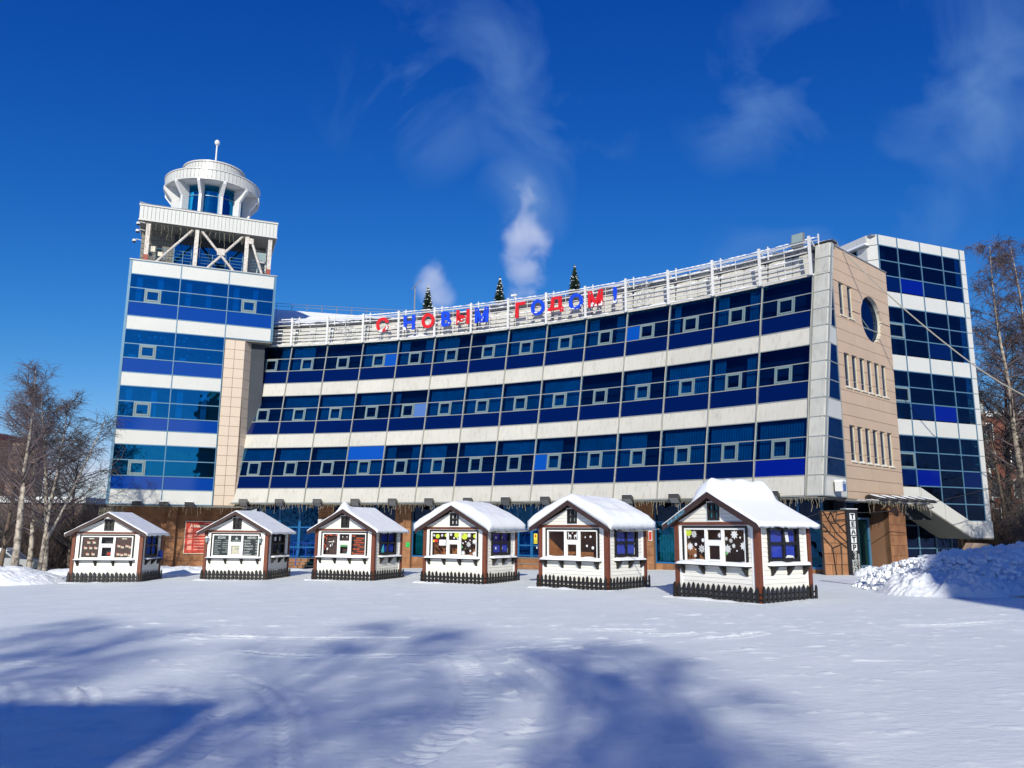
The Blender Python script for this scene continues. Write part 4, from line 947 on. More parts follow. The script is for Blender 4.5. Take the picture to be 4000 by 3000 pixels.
def snowcap(par, MW, style):
    """snow on the gable roof. style: thin, tuft, thick, ridge"""
    ov, fo = .33, .36
    nu, nv = 61, 25
    U = np.linspace(-1, 1, nu); V = np.linspace(0, 1, nv)
    base = {'thin': .055, 'tuft': .08, 'thick': .40, 'ridge': .07}[style]
    hwid = KW/2+ov; slope = SL
    Xt = np.zeros((nv, nu)); Yt = Xt.copy(); Zt = Xt.copy(); Xb = Xt.copy(); Yb = Xt.copy(); Zb = Xt.copy()
    UU, VV = np.meshgrid(U, V)
    xx = UU*hwid; yy = -fo+VV*(KD+fo+.22)
    zr = KA+.10-np.abs(xx)*slope
    edge = np.minimum(np.minimum((1-np.abs(UU))*hwid, VV*3.1+.0), (1-VV)*3.1)
    if style == 'thick':
        prof = np.sqrt(np.clip(1-(1-np.clip(edge/.38, 0, 1))**2, 0, 1)); th = base*(.62+.38*prof)
        zt = zr+th*1.0; k = 10; zt = zt-.22*np.exp(-np.abs(xx)*1.6)+.06
    elif style == 'ridge':
        prof = np.clip(edge/.06, 0, 1)**.5; th = base*(.5+.5*prof); zt = zr+th
        zt = zt+.40*np.clip(1-((xx+.12)/.52)**4, 0, 1)**.6*np.clip(edge/.2, 0, 1)**.4*(.9+.2*vnoise(xx*4, yy*4, 3))
    elif style == 'tuft':
        prof = np.clip(edge/.06, 0, 1)**.5; th = base*(.5+.5*prof); zt = zr+th
        zt = zt+.26*np.exp(-((xx+.05)/.22)**2-((yy+fo-.22)/.30)**2)+.05*np.exp(-(xx/.3)**2)
    else:
        prof = np.clip(edge/.05, 0, 1)**.5; zt = zr+base*(.5+.5*prof)
    zt = zt+.02*fbm(xx*2.5, yy*2.5, int(abs(MW[0][3])*7) % 97, 4)*(6 if style == 'thick' else 1.6)+(.10*fbm(xx*.7, yy*.7, int(abs(MW[0][3])*3) % 91, 2) if style == 'thick' else 0)
    out = 0.0
    if style == 'thick': out = .10
    sx_ = 1+out/hwid*np.sin(np.clip(edge/.38, 0, 1)*pi)*0
    Vt = np.stack([xx+KW/2, yy, zt], -1).reshape(-1, 3); Vb = np.stack([xx+KW/2, yy, zr], -1).reshape(-1, 3)
    # overhanging curl and little icicles along the side eaves
    curl = (.10 if style == 'thick' else .03)
    rim = np.abs(UU).reshape(-1) > .999; Vt[rim, 2] = Vb[rim, 2]+(.24 if style == 'thick' else .03); Vb[rim, 2] -= (.05+.06*RNG.random(rim.sum()))
    Vb[rim, 0] += np.sign(Vb[rim, 0]-KW/2)*curl; Vt[rim, 0] += np.sign(Vt[rim, 0]-KW/2)*curl
    n = nu*nv; F = []
    for j in range(nv-1):
        for i in range(nu-1):
            a = j*nu+i; F.append((a, a+1, a+nu+1, a+nu)); F.append((n+a+nu, n+a+nu+1, n+a+1, n+a))
    for i in range(nu-1): F.append((i, n+i, n+i+1, i+1)); a = (nv-1)*nu+i; F.append((a+1, n+a+1, n+a, a))
    for j in range(nv-1): a = j*nu; F.append((a+nu, n+a+nu, n+a, a)); a = j*nu+nu-1; F.append((a, n+a, n+a+nu, a+nu))
    me = raw_mesh('roof_snow', np.concatenate([Vt, Vb]), F, [M['snow']], smooth=True)
    return put('roof_snow', me, par, MW)
def sticker_flake(par, MW, x, z, r, mt=None):
    """paper snowflake: ring, hub and spokes cut from white paper"""
    def mk():
        mb = MB(); n = 8
        for k in range(n):
            a = 2*pi*k/n; c, s = cos(a), sin(a); w = .13
            mb.prism([(c*.15-s*w, 0, s*.15+c*w), (c*.95-s*w*.6, 0, s*.95+c*w*.6), (c*1.05, 0, s*1.05), (c*.95+s*w*.6, 0, s*.95-c*w*.6), (c*.15+s*w, 0, s*.15-c*w)], (0, .01, 0))
        for r0_, r1_ in ((0, .3), (.52, .72)):
            m_ = 16
            for k in range(m_):
                a, b = 2*pi*k/m_, 2*pi*(k+1)/m_; mb.hexa([(r0_*cos(a), 0, r0_*sin(a)), (r1_*cos(a), 0, r1_*sin(a)), (r1_*cos(b), 0, r1_*sin(b)), (r0_*cos(b), 0, r0_*sin(b))], [(r0_*cos(a), .01, r0_*sin(a)), (r1_*cos(a), .01, r1_*sin(a)), (r1_*cos(b), .01, r1_*sin(b)), (r0_*cos(b), .01, r0_*sin(b))])
        return mb.mesh('sticker', M['sticker'])
    return put('sticker', shared('flake', mk), par, MW @ Matrix.Translation((x, .012, z)) @ Matrix.Diagonal((r, 1, r, 1)))
def disc(par, MW, x, z, r, mt, name='sticker', sx=1.0, y=.012):
    me = shared(('disc', mt.name), lambda: MB().prism([(cos(2*pi*i/20), 0, sin(2*pi*i/20)) for i in range(20)], (0, .01, 0)).mesh(name, mt))
    return put(name, me, par, MW @ Matrix.Translation((x, y, z)) @ Matrix.Diagonal((r*sx, 1, r, 1)))
def txt(par, MW, s, size, mt, x, z, y=0.0, bold=.0, align='CENTER', sx=1.0, name='lettering', ext=.004):
    return put(name, textmesh(s, size, ext, mt, bold, align, sx), par, MW @ Matrix.Translation((x, y, z)))
def pyl(name, mt, par, MW, x0, x1, z0, z1, y0, y1): return MB().box(x0, x1, y0, y1, z0, z1).put(name, mt, par, MW)
def kiosk(x, y, a, label, snow, idx):
    z = float(gz(np.array(x), np.array(y)))+.015; MW = T(x, y, z, a); rr = random.Random(idx*13+1)
    K = thing('market_kiosk', label, 'kiosk', MW, 'white market kiosks in a row before the office building')
    fw = (.27, 2.93, 1.14, 2.34)                       # front serving window (outer black frame)
    sw = (.45, 2.05, 1.22, 2.385)                       # side window
    core = MB(); core.box(.05, KW-.05, .02, .06, 0, 1.14); core.box(.05, .27, .02, .06, 1.14, KE); core.box(2.93, KW-.05, .02, .06, 1.14, KE)
    core.box(.03, .07, .06, KD-.05, 0, KE); core.box(.05, KW-.05, KD-.06, KD-.02, 0, KE); core.box(.05, KW-.05, .02, KD-.02, -.1, .02)
    core.box(KW-.06, KW-.03, .06, KD-.05, 0, 1.22); core.box(KW-.06, KW-.03, .06, .45, 1.22, KE); core.box(KW-.06, KW-.03, 2.05, KD-.05, 1.22, KE)
    core.prism([(.02, .03, KE), (KW-.02, .03, KE), (KW/2, .03, KA-.08)], (0, .04, 0)); core.prism([(.02, KD-.06, KE), (KW-.02, KD-.06, KE), (KW/2, KD-.06, KA-.08)], (0, .04, 0))
    core.put('wall', M['kint'], K, MW)
    siding(K, MW, .10, KW-.10, .02, KE-.08, [fw], None)
    SM = MW @ Matrix.Translation((KW, 0, 0)) @ rotz(pi/2)      # right side: local x runs to the back
    siding(K, SM, .10, KD-.10, .02, KE-.02, [sw], None)
    LMx = MW @ Matrix.Translation((0, KD, 0)) @ rotz(-pi/2)
    siding(K, LMx, .10, KD-.10, .02, KE-.02, [], None, hh=.3)
    gable_boards(K, MW)
    for cx, cy in ((0, 0), (KW, 0), (KW, KD), (0, KD)):
        s = .075 if (cx, cy) != (KW, 0) else .09
        MB().box(cx-s, cx+s, cy-s if cy == 0 else cy-s*.8, cy+s*.8 if cy == 0 else cy+s, -.08, KE+.02).put('corner_post', M['kbrown'], K, MW)
    MB().box(-.05, KW+.05, -.07, .02, KE-.03, KE+.06).put('tie_beam', M['kbrown'], K, MW)
    mb = MB(); mb.box(.10, .20, -.035, 0, .02, KE-.03); mb.box(KW-.22, KW-.12, -.035, 0, .02, KE-.03); mb.box(.2, KW-.22, -.035, 0, KE-.12, KE-.03); mb.put('trim', M['ktrim'], K, MW)
    mb = MB(); mb.box(.10, .18, -.035, 0, .02, KE-.03); mb.box(KD-.18, KD-.10, -.035, 0, .02, KE-.03); mb.put('trim', M['ktrim'], K, SM)
    for s in (-1, 1):       # white trims up the gable
        c = KW/2; p = [(c+s*(KW/2-.18), -.04, KE+.06), (c+s*(KW/2-.02), -.04, KE+.06), (c, -.04, KA-.12), (c, -.04, KA-.24)]
        MB().prism(p, (0, .035, 0)).put('trim', M['ktrim'], K, MW)
    # roof
    hwid = KW/2+.31; sl = SL; ye = KD+.20
    for s in (-1, 1):
        c = KW/2; q = [(c, -.34, KA+.02), (c+s*hwid, -.34, KA+.02-sl*hwid), (c+s*hwid, ye, KA+.02-sl*hwid), (c, ye, KA+.02)]
        MB().hexa(q, [(p[0], p[1], p[2]+.06) for p in q]).put('roof_panel', M['kdark'], K, MW)
        q = [(c, -.38, KA-.09), (c+s*(hwid+.02), -.38, KA-.09-sl*(hwid+.02)), (c+s*(hwid+.02), -.38, KA+.09-sl*(hwid+.02)), (c, -.38, KA+.09)]
        MB().hexa(q, [(p[0], -.345, p[2]) for p in q]).put('bargeboard', M['kdark'], K, MW)
        if idx == 5 and s == -1:
            u0, u1 = .95, 1.72; q = [(c-u0, -.386, KA-.06-sl*u0), (c-u1, -.386, KA-.06-sl*u1), (c-u1, -.386, KA+.06-sl*u1), (c-u0, -.386, KA+.06-sl*u0)]; MB().hexa(q, [(p[0], -.3805, p[2]) for p in q]).put('ice_film', M['kfilm'], K, MW)
    snowcap(K, MW, snow)
    # gable window
    gx0, gx1, g0, g1 = KW/2-.24, KW/2+.24, 2.52, 3.08
    mb = MB(); framebox(mb, gx0, gx1, g0, g1, .075, -.075, -.0); mb.box(KW/2-.035, KW/2+.035, -.07, 0, g0+.07, g1-.07); mb.box(gx0+.07, gx1-.07, -.068, -.002, (g0+g1)/2-.035, (g0+g1)/2+.035); mb.put('window_frame', M['kblack'], K, MW)
    gm = {0: 'chalk', 1: 'chalk', 2: 'kcurt_dark', 3: 'paper', 4: 'curtain', 5: 'cyan'}[idx]
    for i in range(2):
        for j in range(2):
            xa = gx0+.075 if i == 0 else KW/2+.035; za = g0+.075 if j == 0 else (g0+g1)/2+.035
            flat('glass_pane', M['glass_k'], K, MW, xa, xa+.13, za, za+.17, -.03, -.025); flat('curtain', M[gm], K, MW, xa+.02, xa+.12, za+.01, za+.16, .0, .012)
    mb = MB(); framebox(mb, gx0-.05, gx1+.05, g0-.05, g1+.05, .05, -.045, 0); mb.put('trim', M['ktrim'], K, MW)
    # serving window: black casing, white frame, panes
    x0, x1, z0, z1 = fw
    mb = MB(); mb.box(x0, x1, -.06, 0, z1-.07, z1); mb.box(x0, x0+.075, -.06, 0, z0, z1-.07); mb.box(x1-.075, x1, -.06, 0, z0-.04, z1-.07); mb.put('casing', M['kblack'], K, MW)
    a0, a1, b0, b1 = x0+.075, x1-.075, z0+.02, z1-.07; c0, c1 = 1.27, 1.95; zm = 1.83
    mb = MB(); framebox(mb, a0, a1, b0, b1, .055, -.045, .02); mb.box(c0-.05, c0+.05, -.046, .02, b0+.055, b1-.055); mb.box(c1-.05, c1+.05, -.046, .02, b0+.055, b1-.055)
    mb.box(c0+.05, c1-.05, -.046, .02, zm-.06, zm+.06); framebox(mb, c0+.05, c1-.05, b0+.055, zm-.06, .06, -.06, .0)
    mb.put('window_frame', M['ktrim'], K, MW)
    PN = {'L': (a0+.055, c0-.05, b0+.055, b1-.055), 'R': (c1+.05, a1-.055, b0+.055, b1-.055), 'U': (c0+.05, c1-.05, zm+.06, b1-.055), 'D': (c0+.11, c1-.11, b0+.115, zm-.12)}
    for k_, (pa, pb, pc, pd) in PN.items(): flat('glass_pane', M['glass_k'], K, MW, pa, pb, pc, pd, .0, .006)
    # interior
    if idx >= 2:
        IM = MB(); IM.box(.1, KW-.1, 1.25, 1.30, .1, KE); IM.box(.08, .12, .1, KD-.1, .1, KE); IM.put('inner_wall', M['kwood'], K, MW)
        MB().box(.1, KW-.1, .1, KD-.1, KE-.02, KE+.02).put('ceiling', M['kint'], K, MW)
        MB().box(1.9+.12*idx, 2.75, .95, 1.2, .9, 1.45).put('crate', M['kwood'], K, MW)
    def wframe(MWx, L0, L1, Z0, Z1):
        mb = MB(); framebox(mb, L0, L1, Z0, Z1, .12, -.06, .0); mb.box((L0+L1)/2-.045, (L0+L1)/2+.045, -.055, 0, Z0+.12, Z1-.12); mb.box(L0+.12, L1-.12, -.054, 0, (Z0+Z1)/2-.045, (Z0+Z1)/2+.045); mb.put('window_frame', M['kblack'], K, MWx)
        for i in range(2):
            for j in range(2):
                xa = L0+.12 if i == 0 else (L0+L1)/2+.045; za = Z0+.12 if j == 0 else (Z0+Z1)/2+.045; w_ = (L1-L0)/2-.165; h_ = (Z1-Z0)/2-.165
                flat('glass_pane', M['glass_k'], K, MWx, xa, xa+w_, za, za+h_, -.012, -.006)
        mt = M['kcurt'] if idx not in (1,) else M['kcurt_dark']
        me = shared(('kcur', mt.name, idx == 5), lambda: MB().add([(.02+.052*i, .03+(.012 if i % 2 else -.012), zc) for i in range(26) for zc in (0.03, .86)], [(2*i, 2*i+2, 2*i+3, 2*i+1) for i in range(25) if not (idx == 5 and i in (14, 15))]).mesh('curtain', mt))
        put('curtain', me, K, MWx @ Matrix.Translation((L0+.12, .0, Z0+.12)))
    wframe(SM, *sw)
    MB().box(.35, 2.15, .16, .2, 1.3, 2.3).put('blind', M['paper'] if idx != 1 else M['kint'], K, SM)
    if idx == 3:
        for i in (.68, 1.18): disc(K, SM, sw[0]+i-.28, 1.55, .06, M['sticker'], sx=.7, y=-.02); disc(K, SM, sw[0]+i-.28, 2.02, .06, M['sticker'], sx=.7, y=-.02)
    if idx == 2:
        MB().prism([(.62, -.02, 1.34), (.95, -.02, 1.34), (.88, -.02, 1.75)], (0, .008, 0)).put('sticker', M['cyan'], K, SM)
    if idx == 1:
        for i in (.78, 1.25): MB().box(i, i+.22, -.03, -.022, 1.95, 2.15).put('notice', M['paper'], K, SM)
    # shelves with brackets and snow
    for (Mx, L0, L1, dep, nb, zz_) in ((MW, .10, 3.03, .25, 4, 1.10), (SM, .42, 2.42, .20, 3, 1.13)):
        MB().box(L0, L1, -dep-.02, 0, zz_-.03, zz_).put('shelf', M['kblack'], K, Mx)
        for i in range(nb): put('bracket', bracket(), K, Mx @ Matrix.Translation((L0+.18+(L1-L0-.36)*i/(nb-1), 0, zz_-.03)))
        n1, n2 = 40, 7; Xs, Ys = np.meshgrid(np.linspace(L0, L1, n1), np.linspace(-dep-.03, -.005, n2))
        e = np.minimum(np.minimum((Xs-L0)/.06, (L1-Xs)/.06), (Ys+dep+.03)/.05); e = np.clip(e, 0, 1)**.5
        thick = .10 if idx >= 3 else .07
        Zs = zz_+e*(thick*(.55+.6*vnoise(Xs*3+idx*7, Ys*5, 1))+.09*np.clip((Ys+.10)/.1, 0, 1)*(vnoise(Xs*2.5+idx*3, Ys*0, 5)))
        o = link(bpy.data.objects.new('shelf_snow', grid_mesh('shelf_snow', Xs, Ys, Zs, M['snow'])), K, Mx)
    # picket fence: front, right side, left, back
    e = .16
    picket_row(K, MW @ Matrix.Translation((-e, -e, 0)), KW+2*e-.06, 17, rr)
    picket_row(K, MW @ Matrix.Translation((KW+e, -e+.05, 0)) @ rotz(pi/2), KD+2*e, 13, rr)
    picket_row(K, MW @ Matrix.Translation((-e, KD+e, 0)) @ rotz(-pi/2), KD+2*e, 9, rr)
    # snow piled along the fence foot
    X = []; n1 = 150; per = []
    L = [(-e-.1, -e-.1), (KW+e+.1, -e-.1), (KW+e+.1, KD+e+.1), (-e-.1, KD+e+.1), (-e-.1, -e-.1)]
    pts = []
    for (ax, ay), (bx, by) in zip(L[:-1], L[1:]):
        for i in range(36): pts.append((ax+(bx-ax)*i/36, ay+(by-ay)*i/36))
    pts.append(pts[0]); P_ = np.array(pts); cc = np.array([KW/2, KD/2]); n1 = len(P_)
    offs = [-.20, -.10, -.02, .06, .15, .25]; hts = [-.02, .02, .045, .03, .005, -.06]
    X = np.zeros((6, n1)); Y = X.copy(); Z = X.copy()
    for j, p in enumerate(P_):
        d = (p-cc); d = d/np.linalg.norm(d); hh = .25+1.5*float(vnoise(np.array(p[0]*2.2+idx*5), np.array(p[1]*2.2), 6))*(1.0 if idx >= 3 else .7)
        for i in range(6): X[i, j], Y[i, j] = p+d*offs[i]; Z[i, j] = hts[i]*hh+.25*max(0, hh-1.1)*hts[i] if hts[i] > 0 else hts[i]
    link(bpy.data.objects.new('snow_skirt', grid_mesh('snow_skirt', X, Y, Z, M['snow'])), K, MW)
    return K, MW, SM, PN
KI = [(-21.73, 40.13, 3.78, 'thin', 'leftmost white kiosk, brown menu pictures in its window, partly in tree shade'),
      (-15.53, 41.11, -7.84, 'thin', 'white kiosk with chalkboard coffee menus and two wall lanterns'),
      (-9.62, 39.99, -21.87, 'tuft', 'white kiosk with orange handwriting on its right pane and a snow tuft on the ridge'),
      (-3.91, 36.91, -31.44, 'thick', 'white kiosk under thick snow, lime balloon stickers and white circles on its panes'),
      (1.24, 32.81, -42.17, 'thick', 'white kiosk under thick snow, two small deer stickers in its upper pane'),
      (5.67, 27.37, -54.29, 'ridge', 'rightmost and nearest white kiosk with a snow ridge along the roof top and paper snowflakes')]
KK = []
for i, (x, y, a, sn, lab) in enumerate(KI): KK.append(kiosk(x, y, radians(a), lab, sn, i))
def at_pane(k, p, fx, fz):
    a, b, c, d = KK[k][3][p]; return a+(b-a)*fx, c+(d-c)*fz
# kiosk 1: brown menu boards with pictures
K, MW, SM, PN = KK[0]; rr = random.Random(5)
for p in 'LR':
    a, b, c, d = PN[p]; pyl('menu_board', M['kint'], K, MW, a, b, c, d, .03, .04)
    spots = [(.35, .72), (.68, .72), (.2, .45), (.5, .45), (.8, .45), (.35, .15), (.68, .15)] if p == 'L' else [(.2, .55), (.42, .5), (.7, .55), (.9, .5), (.2, .15), (.42, .12), (.65, .15), (.88, .1)]
    for fx, fz in spots:
        x_, z_ = at_pane(0, p, fx, fz); pyl('menu_picture', M['cream'], K, MW, x_-.07, x_+.07, z_-.045, z_+.045, .018, .028); disc(K, MW, x_-.04, z_+.04, .04, M['pink_print'], 'menu_picture', y=.006)
    x_, z_ = at_pane(0, p, .5, .92); pyl('menu_title', M['cream'], K, MW, x_-.12, x_+.12, z_-.025, z_+.025, .018, .028)
for p in 'UD': a, b, c, d = PN[p]; pyl('interior_shade_sheet', M['chalk'], K, MW, a-.05, b+.05, c-.05, d+.05, .35, .36)  # dark sheet paints the shade of the kiosk's inside
x_, z_ = at_pane(0, 'D', .6, .3); MB().lathe([(0, 0), (.09, .0), (.11, .12), (.06, .16), (0, .16)], 12).put('red_pot', M['red_st'], K, MW @ Matrix.Translation((x_, .2, z_-.1)), True)
mb = MB(); mb.lathe([(0, .0), (.16, .0), (.05, .10), (0, .12)], 14); mb.put('gable_lamp', M['steel_white'], K, MW @ Matrix.Translation((KW/2, -.25, 3.12)), True)
mb = MB(); mb.tube([(KW+.12, KD-.2, 1.5), (KW+.12, KD-.2, 1.1)], .12, 8); mb.put('gas_bottle', M['blue_paint'], K, MW)
# kiosk 2: chalkboards
K, MW, SM, PN = KK[1]
for p in 'LRU': a, b, c, d = PN[p]; pyl('chalkboard', M['chalk'], K, MW, a, b, c, d, .03, .04)
x_, z_ = at_pane(1, 'L', .5, .85); txt(K, MW, 'КОФЕ', .15, M['chalk_txt'], x_, z_-.02, .025, .004)
for i in range(8):
    x_, z_ = at_pane(1, 'L', .05, .72-.095*i); w = (.34, .36, .32, .18, .36, .2, .3, .28)[i]
    pyl('menu_line', M['grey_txt'], K, MW, x_, x_+w, z_, z_+.038, .018, .028)
    if i != 7: x2, _ = at_pane(1, 'L', .95, .5); w2 = (.16, .3, .32, .32, .3, .14, .3)[i]; pyl('menu_line', M['grey_txt'], K, MW, x2-w2, x2, z_, z_+.038, .018, .028)
x_, z_ = at_pane(1, 'R', .5, .87); txt(K, MW, 'МЕНЮ', .15, M['chalk_txt'], x_+.03, z_-.03, .025, .004)
for i, (s, pr) in enumerate((('ПАСТА', '210'), ('ЦЕЗАРЬ', '180'), ('КРЕМ-СУП', '130'), ('СЭНДВИЧ', '190'), ('САЛАТ', '140'), ('КОМПОТ', '110'))):
    x_, z_ = at_pane(1, 'R', .04, .70-.135*i); txt(K, MW, s, .098, M['chalk_txt'], x_, z_, .025, .002, 'LEFT', .95); x_, _ = at_pane(1, 'R', .97, 0); txt(K, MW, pr, .098, M['chalk_txt'], x_, z_, .025, .002, 'RIGHT', .95)
x_, z_ = at_pane(1, 'U', .5, .45); MB().prism([(x_-.07, .018, z_+.06), (x_-.05, .018, z_-.03), (x_+.05, .018, z_-.03), (x_+.07, .018, z_+.06)], (0, .01, 0)).put('cup_print', M['chalk_txt'], K, MW); disc(K, MW, x_, z_+.12, .025, M['grey_txt'], 'cup_print')
pyl('menu_line', M['grey_txt'], K, MW, x_-.22, x_+.22, z_-.11, z_-.07, .018, .028)
a, b, c, d = PN['D']; pyl('notice', M['cream'], K, MW, a, b, c, d, .03, .04); txt(K, MW, 'КОФЕ', .09, M['grey_txt'], (a+b)/2+.06, c+.24, .025)
for x_ in (.12, KW-.30):
    mb = MB(); mb.use(M['kblack']).tube([(0, 0, .12), (0, -.16, .14)], .016, 6); mb.lathe([(.02, .14), (.1, .05), (.1, .03), (.0, .03)], 8, (0, -.16)); mb.use(M['lampglass']).lathe([(.07, .03), (.045, -.16), (0, -.17)], 8, (0, -.16)); mb.use(M['snow']).lathe([(.0, .16), (.09, .09), (.11, .055)], 8, (0, -.16))
    o = mb.put('wall_lantern', None, K, MW @ Matrix.Translation((x_, -.05, 2.02)))
# kiosk 3: orange handwriting
K, MW, SM, PN = KK[2]
for p in 'LRUD': a, b, c, d = PN[p]; pyl('inner_screen', M['kint'], K, MW, a-.03, b+.03, c-.03, d+.03, .25, .26)
for i, (s, fx) in enumerate((('чай', .16), ('бургеры', .62), ('шашлык', .45), ('картошка', .58), ('сосиска', .38), ('в тесте', .70), ('горячий', .35), ('шоколад', .70), ('вкусная выпечка', .5))):
    x_, z_ = at_pane(2, 'R', fx, .88-.104*i); txt(K, MW, s, .105 if len(s) < 9 else .080, M['orange_txt'], x_, z_, -.006, .0)
rr = random.Random(2)
for i in range(26):
    fx, fz = (rr.uniform(.04, .2), rr.uniform(.15, .97)) if i < 14 else (rr.uniform(.1, .95), rr.uniform(.9, .98)); x_, z_ = at_pane(2, 'L', fx, fz); disc(K, MW, x_, z_, rr.uniform(.012, .03), M['orange_txt'], y=-.008)
for fx, fz, s in ((.55, .62, (.16, .012)), (.5, .44, (.025, .05)), (.62, .5, (.015, .045)), (.28, .28, (.035, .05)), (.7, .66, (.02, .03))): x_, z_ = at_pane(2, 'L', fx, fz); pyl('sticker', M['sticker'], K, MW, x_-s[0], x_+s[0], z_-s[1], z_+s[1], -.008, -.002)
for fx in (.3, .72): x_, z_ = at_pane(2, 'U', fx, .6); disc(K, MW, x_, z_, .035, M['sticker'], sx=.6, y=-.008)
a, b, c, d = PN['D']; pyl('green_label', M['green_lbl'], K, MW, a, b, d-.09, d-.01, -.008, -.002); disc(K, MW, b-.04, c+.05, .05, M['cyan'], y=-.008)
# kiosk 4: stickers
K, MW, SM, PN = KK[3]; rr = random.Random(8)
def putst(k, p, fx, fz, r, kind):
    x_, z_ = at_pane(k, p, fx, fz); K_, M_ = KK[k][0], KK[k][1]
    if kind == 'f': o = sticker_flake(K_, M_ @ Matrix.Translation((0, -.022, 0)), x_, z_, r)
    else: o = disc(K_, M_, x_, z_, r, M[kind], y=-.010, sx=(1.15 if kind == 'lime' else .95))
    return o
for a in (('L', .12, .88, .06, 'f'), ('L', .36, .84, .10, 'lime'), ('L', .66, .88, .07, 'f'), ('L', .93, .88, .07, 'lime'), ('U', .2, .75, .07, 'f'), ('U', .75, .7, .12, 'lime'), ('U', .5, .3, .05, 'f'), ('U', .85, .2, .05, 'f'),
          ('R', .22, .85, .14, 'lime'), ('R', .1, .93, .05, 'sticker'), ('R', .52, .9, .11, 'f'), ('R', .93, .86, .09, 'lime'), ('R', .88, .62, .11, 'f'), ('R', .5, .5, .12, 'f'), ('R', .3, .62, .03, 'sticker'), ('R', .6, .68, .03, 'sticker'), ('R', .12, .55, .035, 'sticker'),
          ('R', .05, .38, .05, 'green_lbl'), ('R', .3, .32, .025, 'green_lbl'), ('R', .14, .12, .11, 'f'), ('R', .62, .22, .04, 'sticker'), ('R', .9, .1, .11, 'f')): putst(3, *a)
x_, z_ = at_pane(3, 'L', .25, .6); pyl('notice', M['red_st'], K, MW, x_-.16, x_+.1, z_-.02, z_+.10, -.012, -.004); pyl('notice', M['yellow'], K, MW, x_-.16, x_-.08, z_-.02, z_+.06, -.016, -.0125); x_, z_ = at_pane(3, 'L', .72, .55); pyl('notice', M['paper'], K, MW, x_-.2, x_+.17, z_-.12, z_+.14, -.020, -.013)
# kiosk 5
K, MW, SM, PN = KK[4]
for a in (('U', .5, .8, .025, 'sticker'), ('R', .3, .78, .03, 'sticker'), ('R', .62, .8, .045, 'sticker'), ('R', .4, .45, .045, 'sticker'), ('R', .75, .38, .06, 'sticker')): putst(4, *a)
deer = [(-.05, -.10), (-.035, -.10), (-.03, -.02), (.03, -.02), (.035, -.10), (.05, -.10), (.05, .03), (.065, .09), (.05, .14), (.035, .08), (.03, .04), (-.045, .045), (-.06, .0)]
for fx, s in ((.27, -1), (.78, 1)): x_, z_ = at_pane(4, 'U', fx, .45); MB().prism([(x_+s*p[0]*1.3, -.010, z_+p[1]*1.1) for p in deer], (0, .008, 0)).put('deer_sticker', M['sticker'], K, MW)
# kiosk 6
K, MW, SM, PN = KK[5]
for a in (('L', .14, .9, .11, 'lime'), ('L', .42, .85, .12, 'f'), ('L', .14, .76, .05, 'f'), ('L', .88, .66, .06, 'sticker'), ('L', .2, .45, .13, 'f'), ('L', .5, .52, .05, 'sticker'), ('L', .8, .38, .13, 'f'), ('L', .45, .16, .06, 'f'), ('L', .48, .36, .02, 'sticker'),
          ('U', .85, .45, .08, 'f'), ('R', .5, .85, .14, 'f'), ('R', .78, .76, .03, 'sticker'), ('R', .1, .72, .06, 'f'), ('R', .32, .66, .07, 'f'), ('R', .15, .4, .14, 'f'), ('R', .08, .27, .06, 'green_lbl'), ('R', .45, .5, .07, 'f'), ('R', .6, .35, .025, 'sticker'), ('R', .92, .5, .13, 'f')): putst(5, *a)
MB().prism([(1.32, -.02, 1.36), (1.75, -.02, 1.36), (1.74, -.02, 1.42), (1.45, -.02, 1.44)], (0, .008, 0)).put('sticker', M['paper'], K, SM)
MB().prism([(1.34, -.02, 2.16), (1.50, -.02, 2.16), (1.56, -.02, 1.84), (1.40, -.02, 1.84)], (0, .008, 0)).put('sticker', M['paper'], K, SM)

# ------------------------------------------------------------------ things fixed to the building
def flood_mesh():
    def mk():
        mb = MB(); mb.use(M['darkgrey']).prism([(-.27, -.62, .02), (-.27, -.10, -.22), (-.27, -.02, -.10), (-.27, -.10, .12), (-.27, -.55, .24)], (.54, 0, 0)); mb.use(M['galv']).prism([(-.23, -.60, .0), (-.23, -.14, -.225), (-.23, -.13, -.205), (-.23, -.59, .02)], (.46, 0, 0))
        mb.use(M['darkgrey']).box(-.05, .05, -.1, .1, -.30, -.05); mb.use(M['snow']).prism([(-.26, -.53, .245), (-.26, -.12, .13), (-.26, -.14, .145), (-.26, -.5, .265)], (.52, 0, 0)); return mb.mesh('floodlight')
    return shared('flood', mk)
ords = ['leftmost', 'second from the left', 'third from the left', 'fourth from the left', 'fifth from the left', 'sixth from the left', 'seventh from the left', 'eighth from the left', 'ninth from the left', 'tenth from the left', 'eleventh from the left', 'twelfth from the left', 'last on the right']
for i, m in enumerate((.4, 1.38, 2.41, 3.44, 4.45, 5.43, 6.45, 7.43, 8.42, 9.4, 10.38, 11.42, 13.43)):
    MW = bayM(m, R0-.05, 4.15) @ rotz(0.25)
    f = thing('floodlight', f'black floodlight under the curved facade edge, {ords[i]} of thirteen', 'floodlight', MW, 'floodlights along the lower facade edge')
    put('lamp_housing', flood_mesh(), f, MW); MB().tube([(.05, -.05, -.1), (.02, -.15, -.42), (.12, -.05, -.45), (.2, 0, -.15)], .014, 4).put('lead', M['wire'], f, MW)
for i, x in enumerate((1.75, 3.38, 4.97)):
    MW = TM @ Matrix.Translation((x, -.05, 3.99))
    f = thing('floodlight', f"dark boxy floodlight under the square tower's lower edge, {['left', 'middle', 'right'][i]} of three", 'floodlight', MW, 'floodlights under the square tower')
    MB().box(-.28, .28, -.55, -.02, -.12, .16).put('lamp_housing', M['darkgrey'], f, MW); MB().box(-.25, .25, -.52, -.04, .162, .20).put('snow_cap', M['snow'], f, MW)
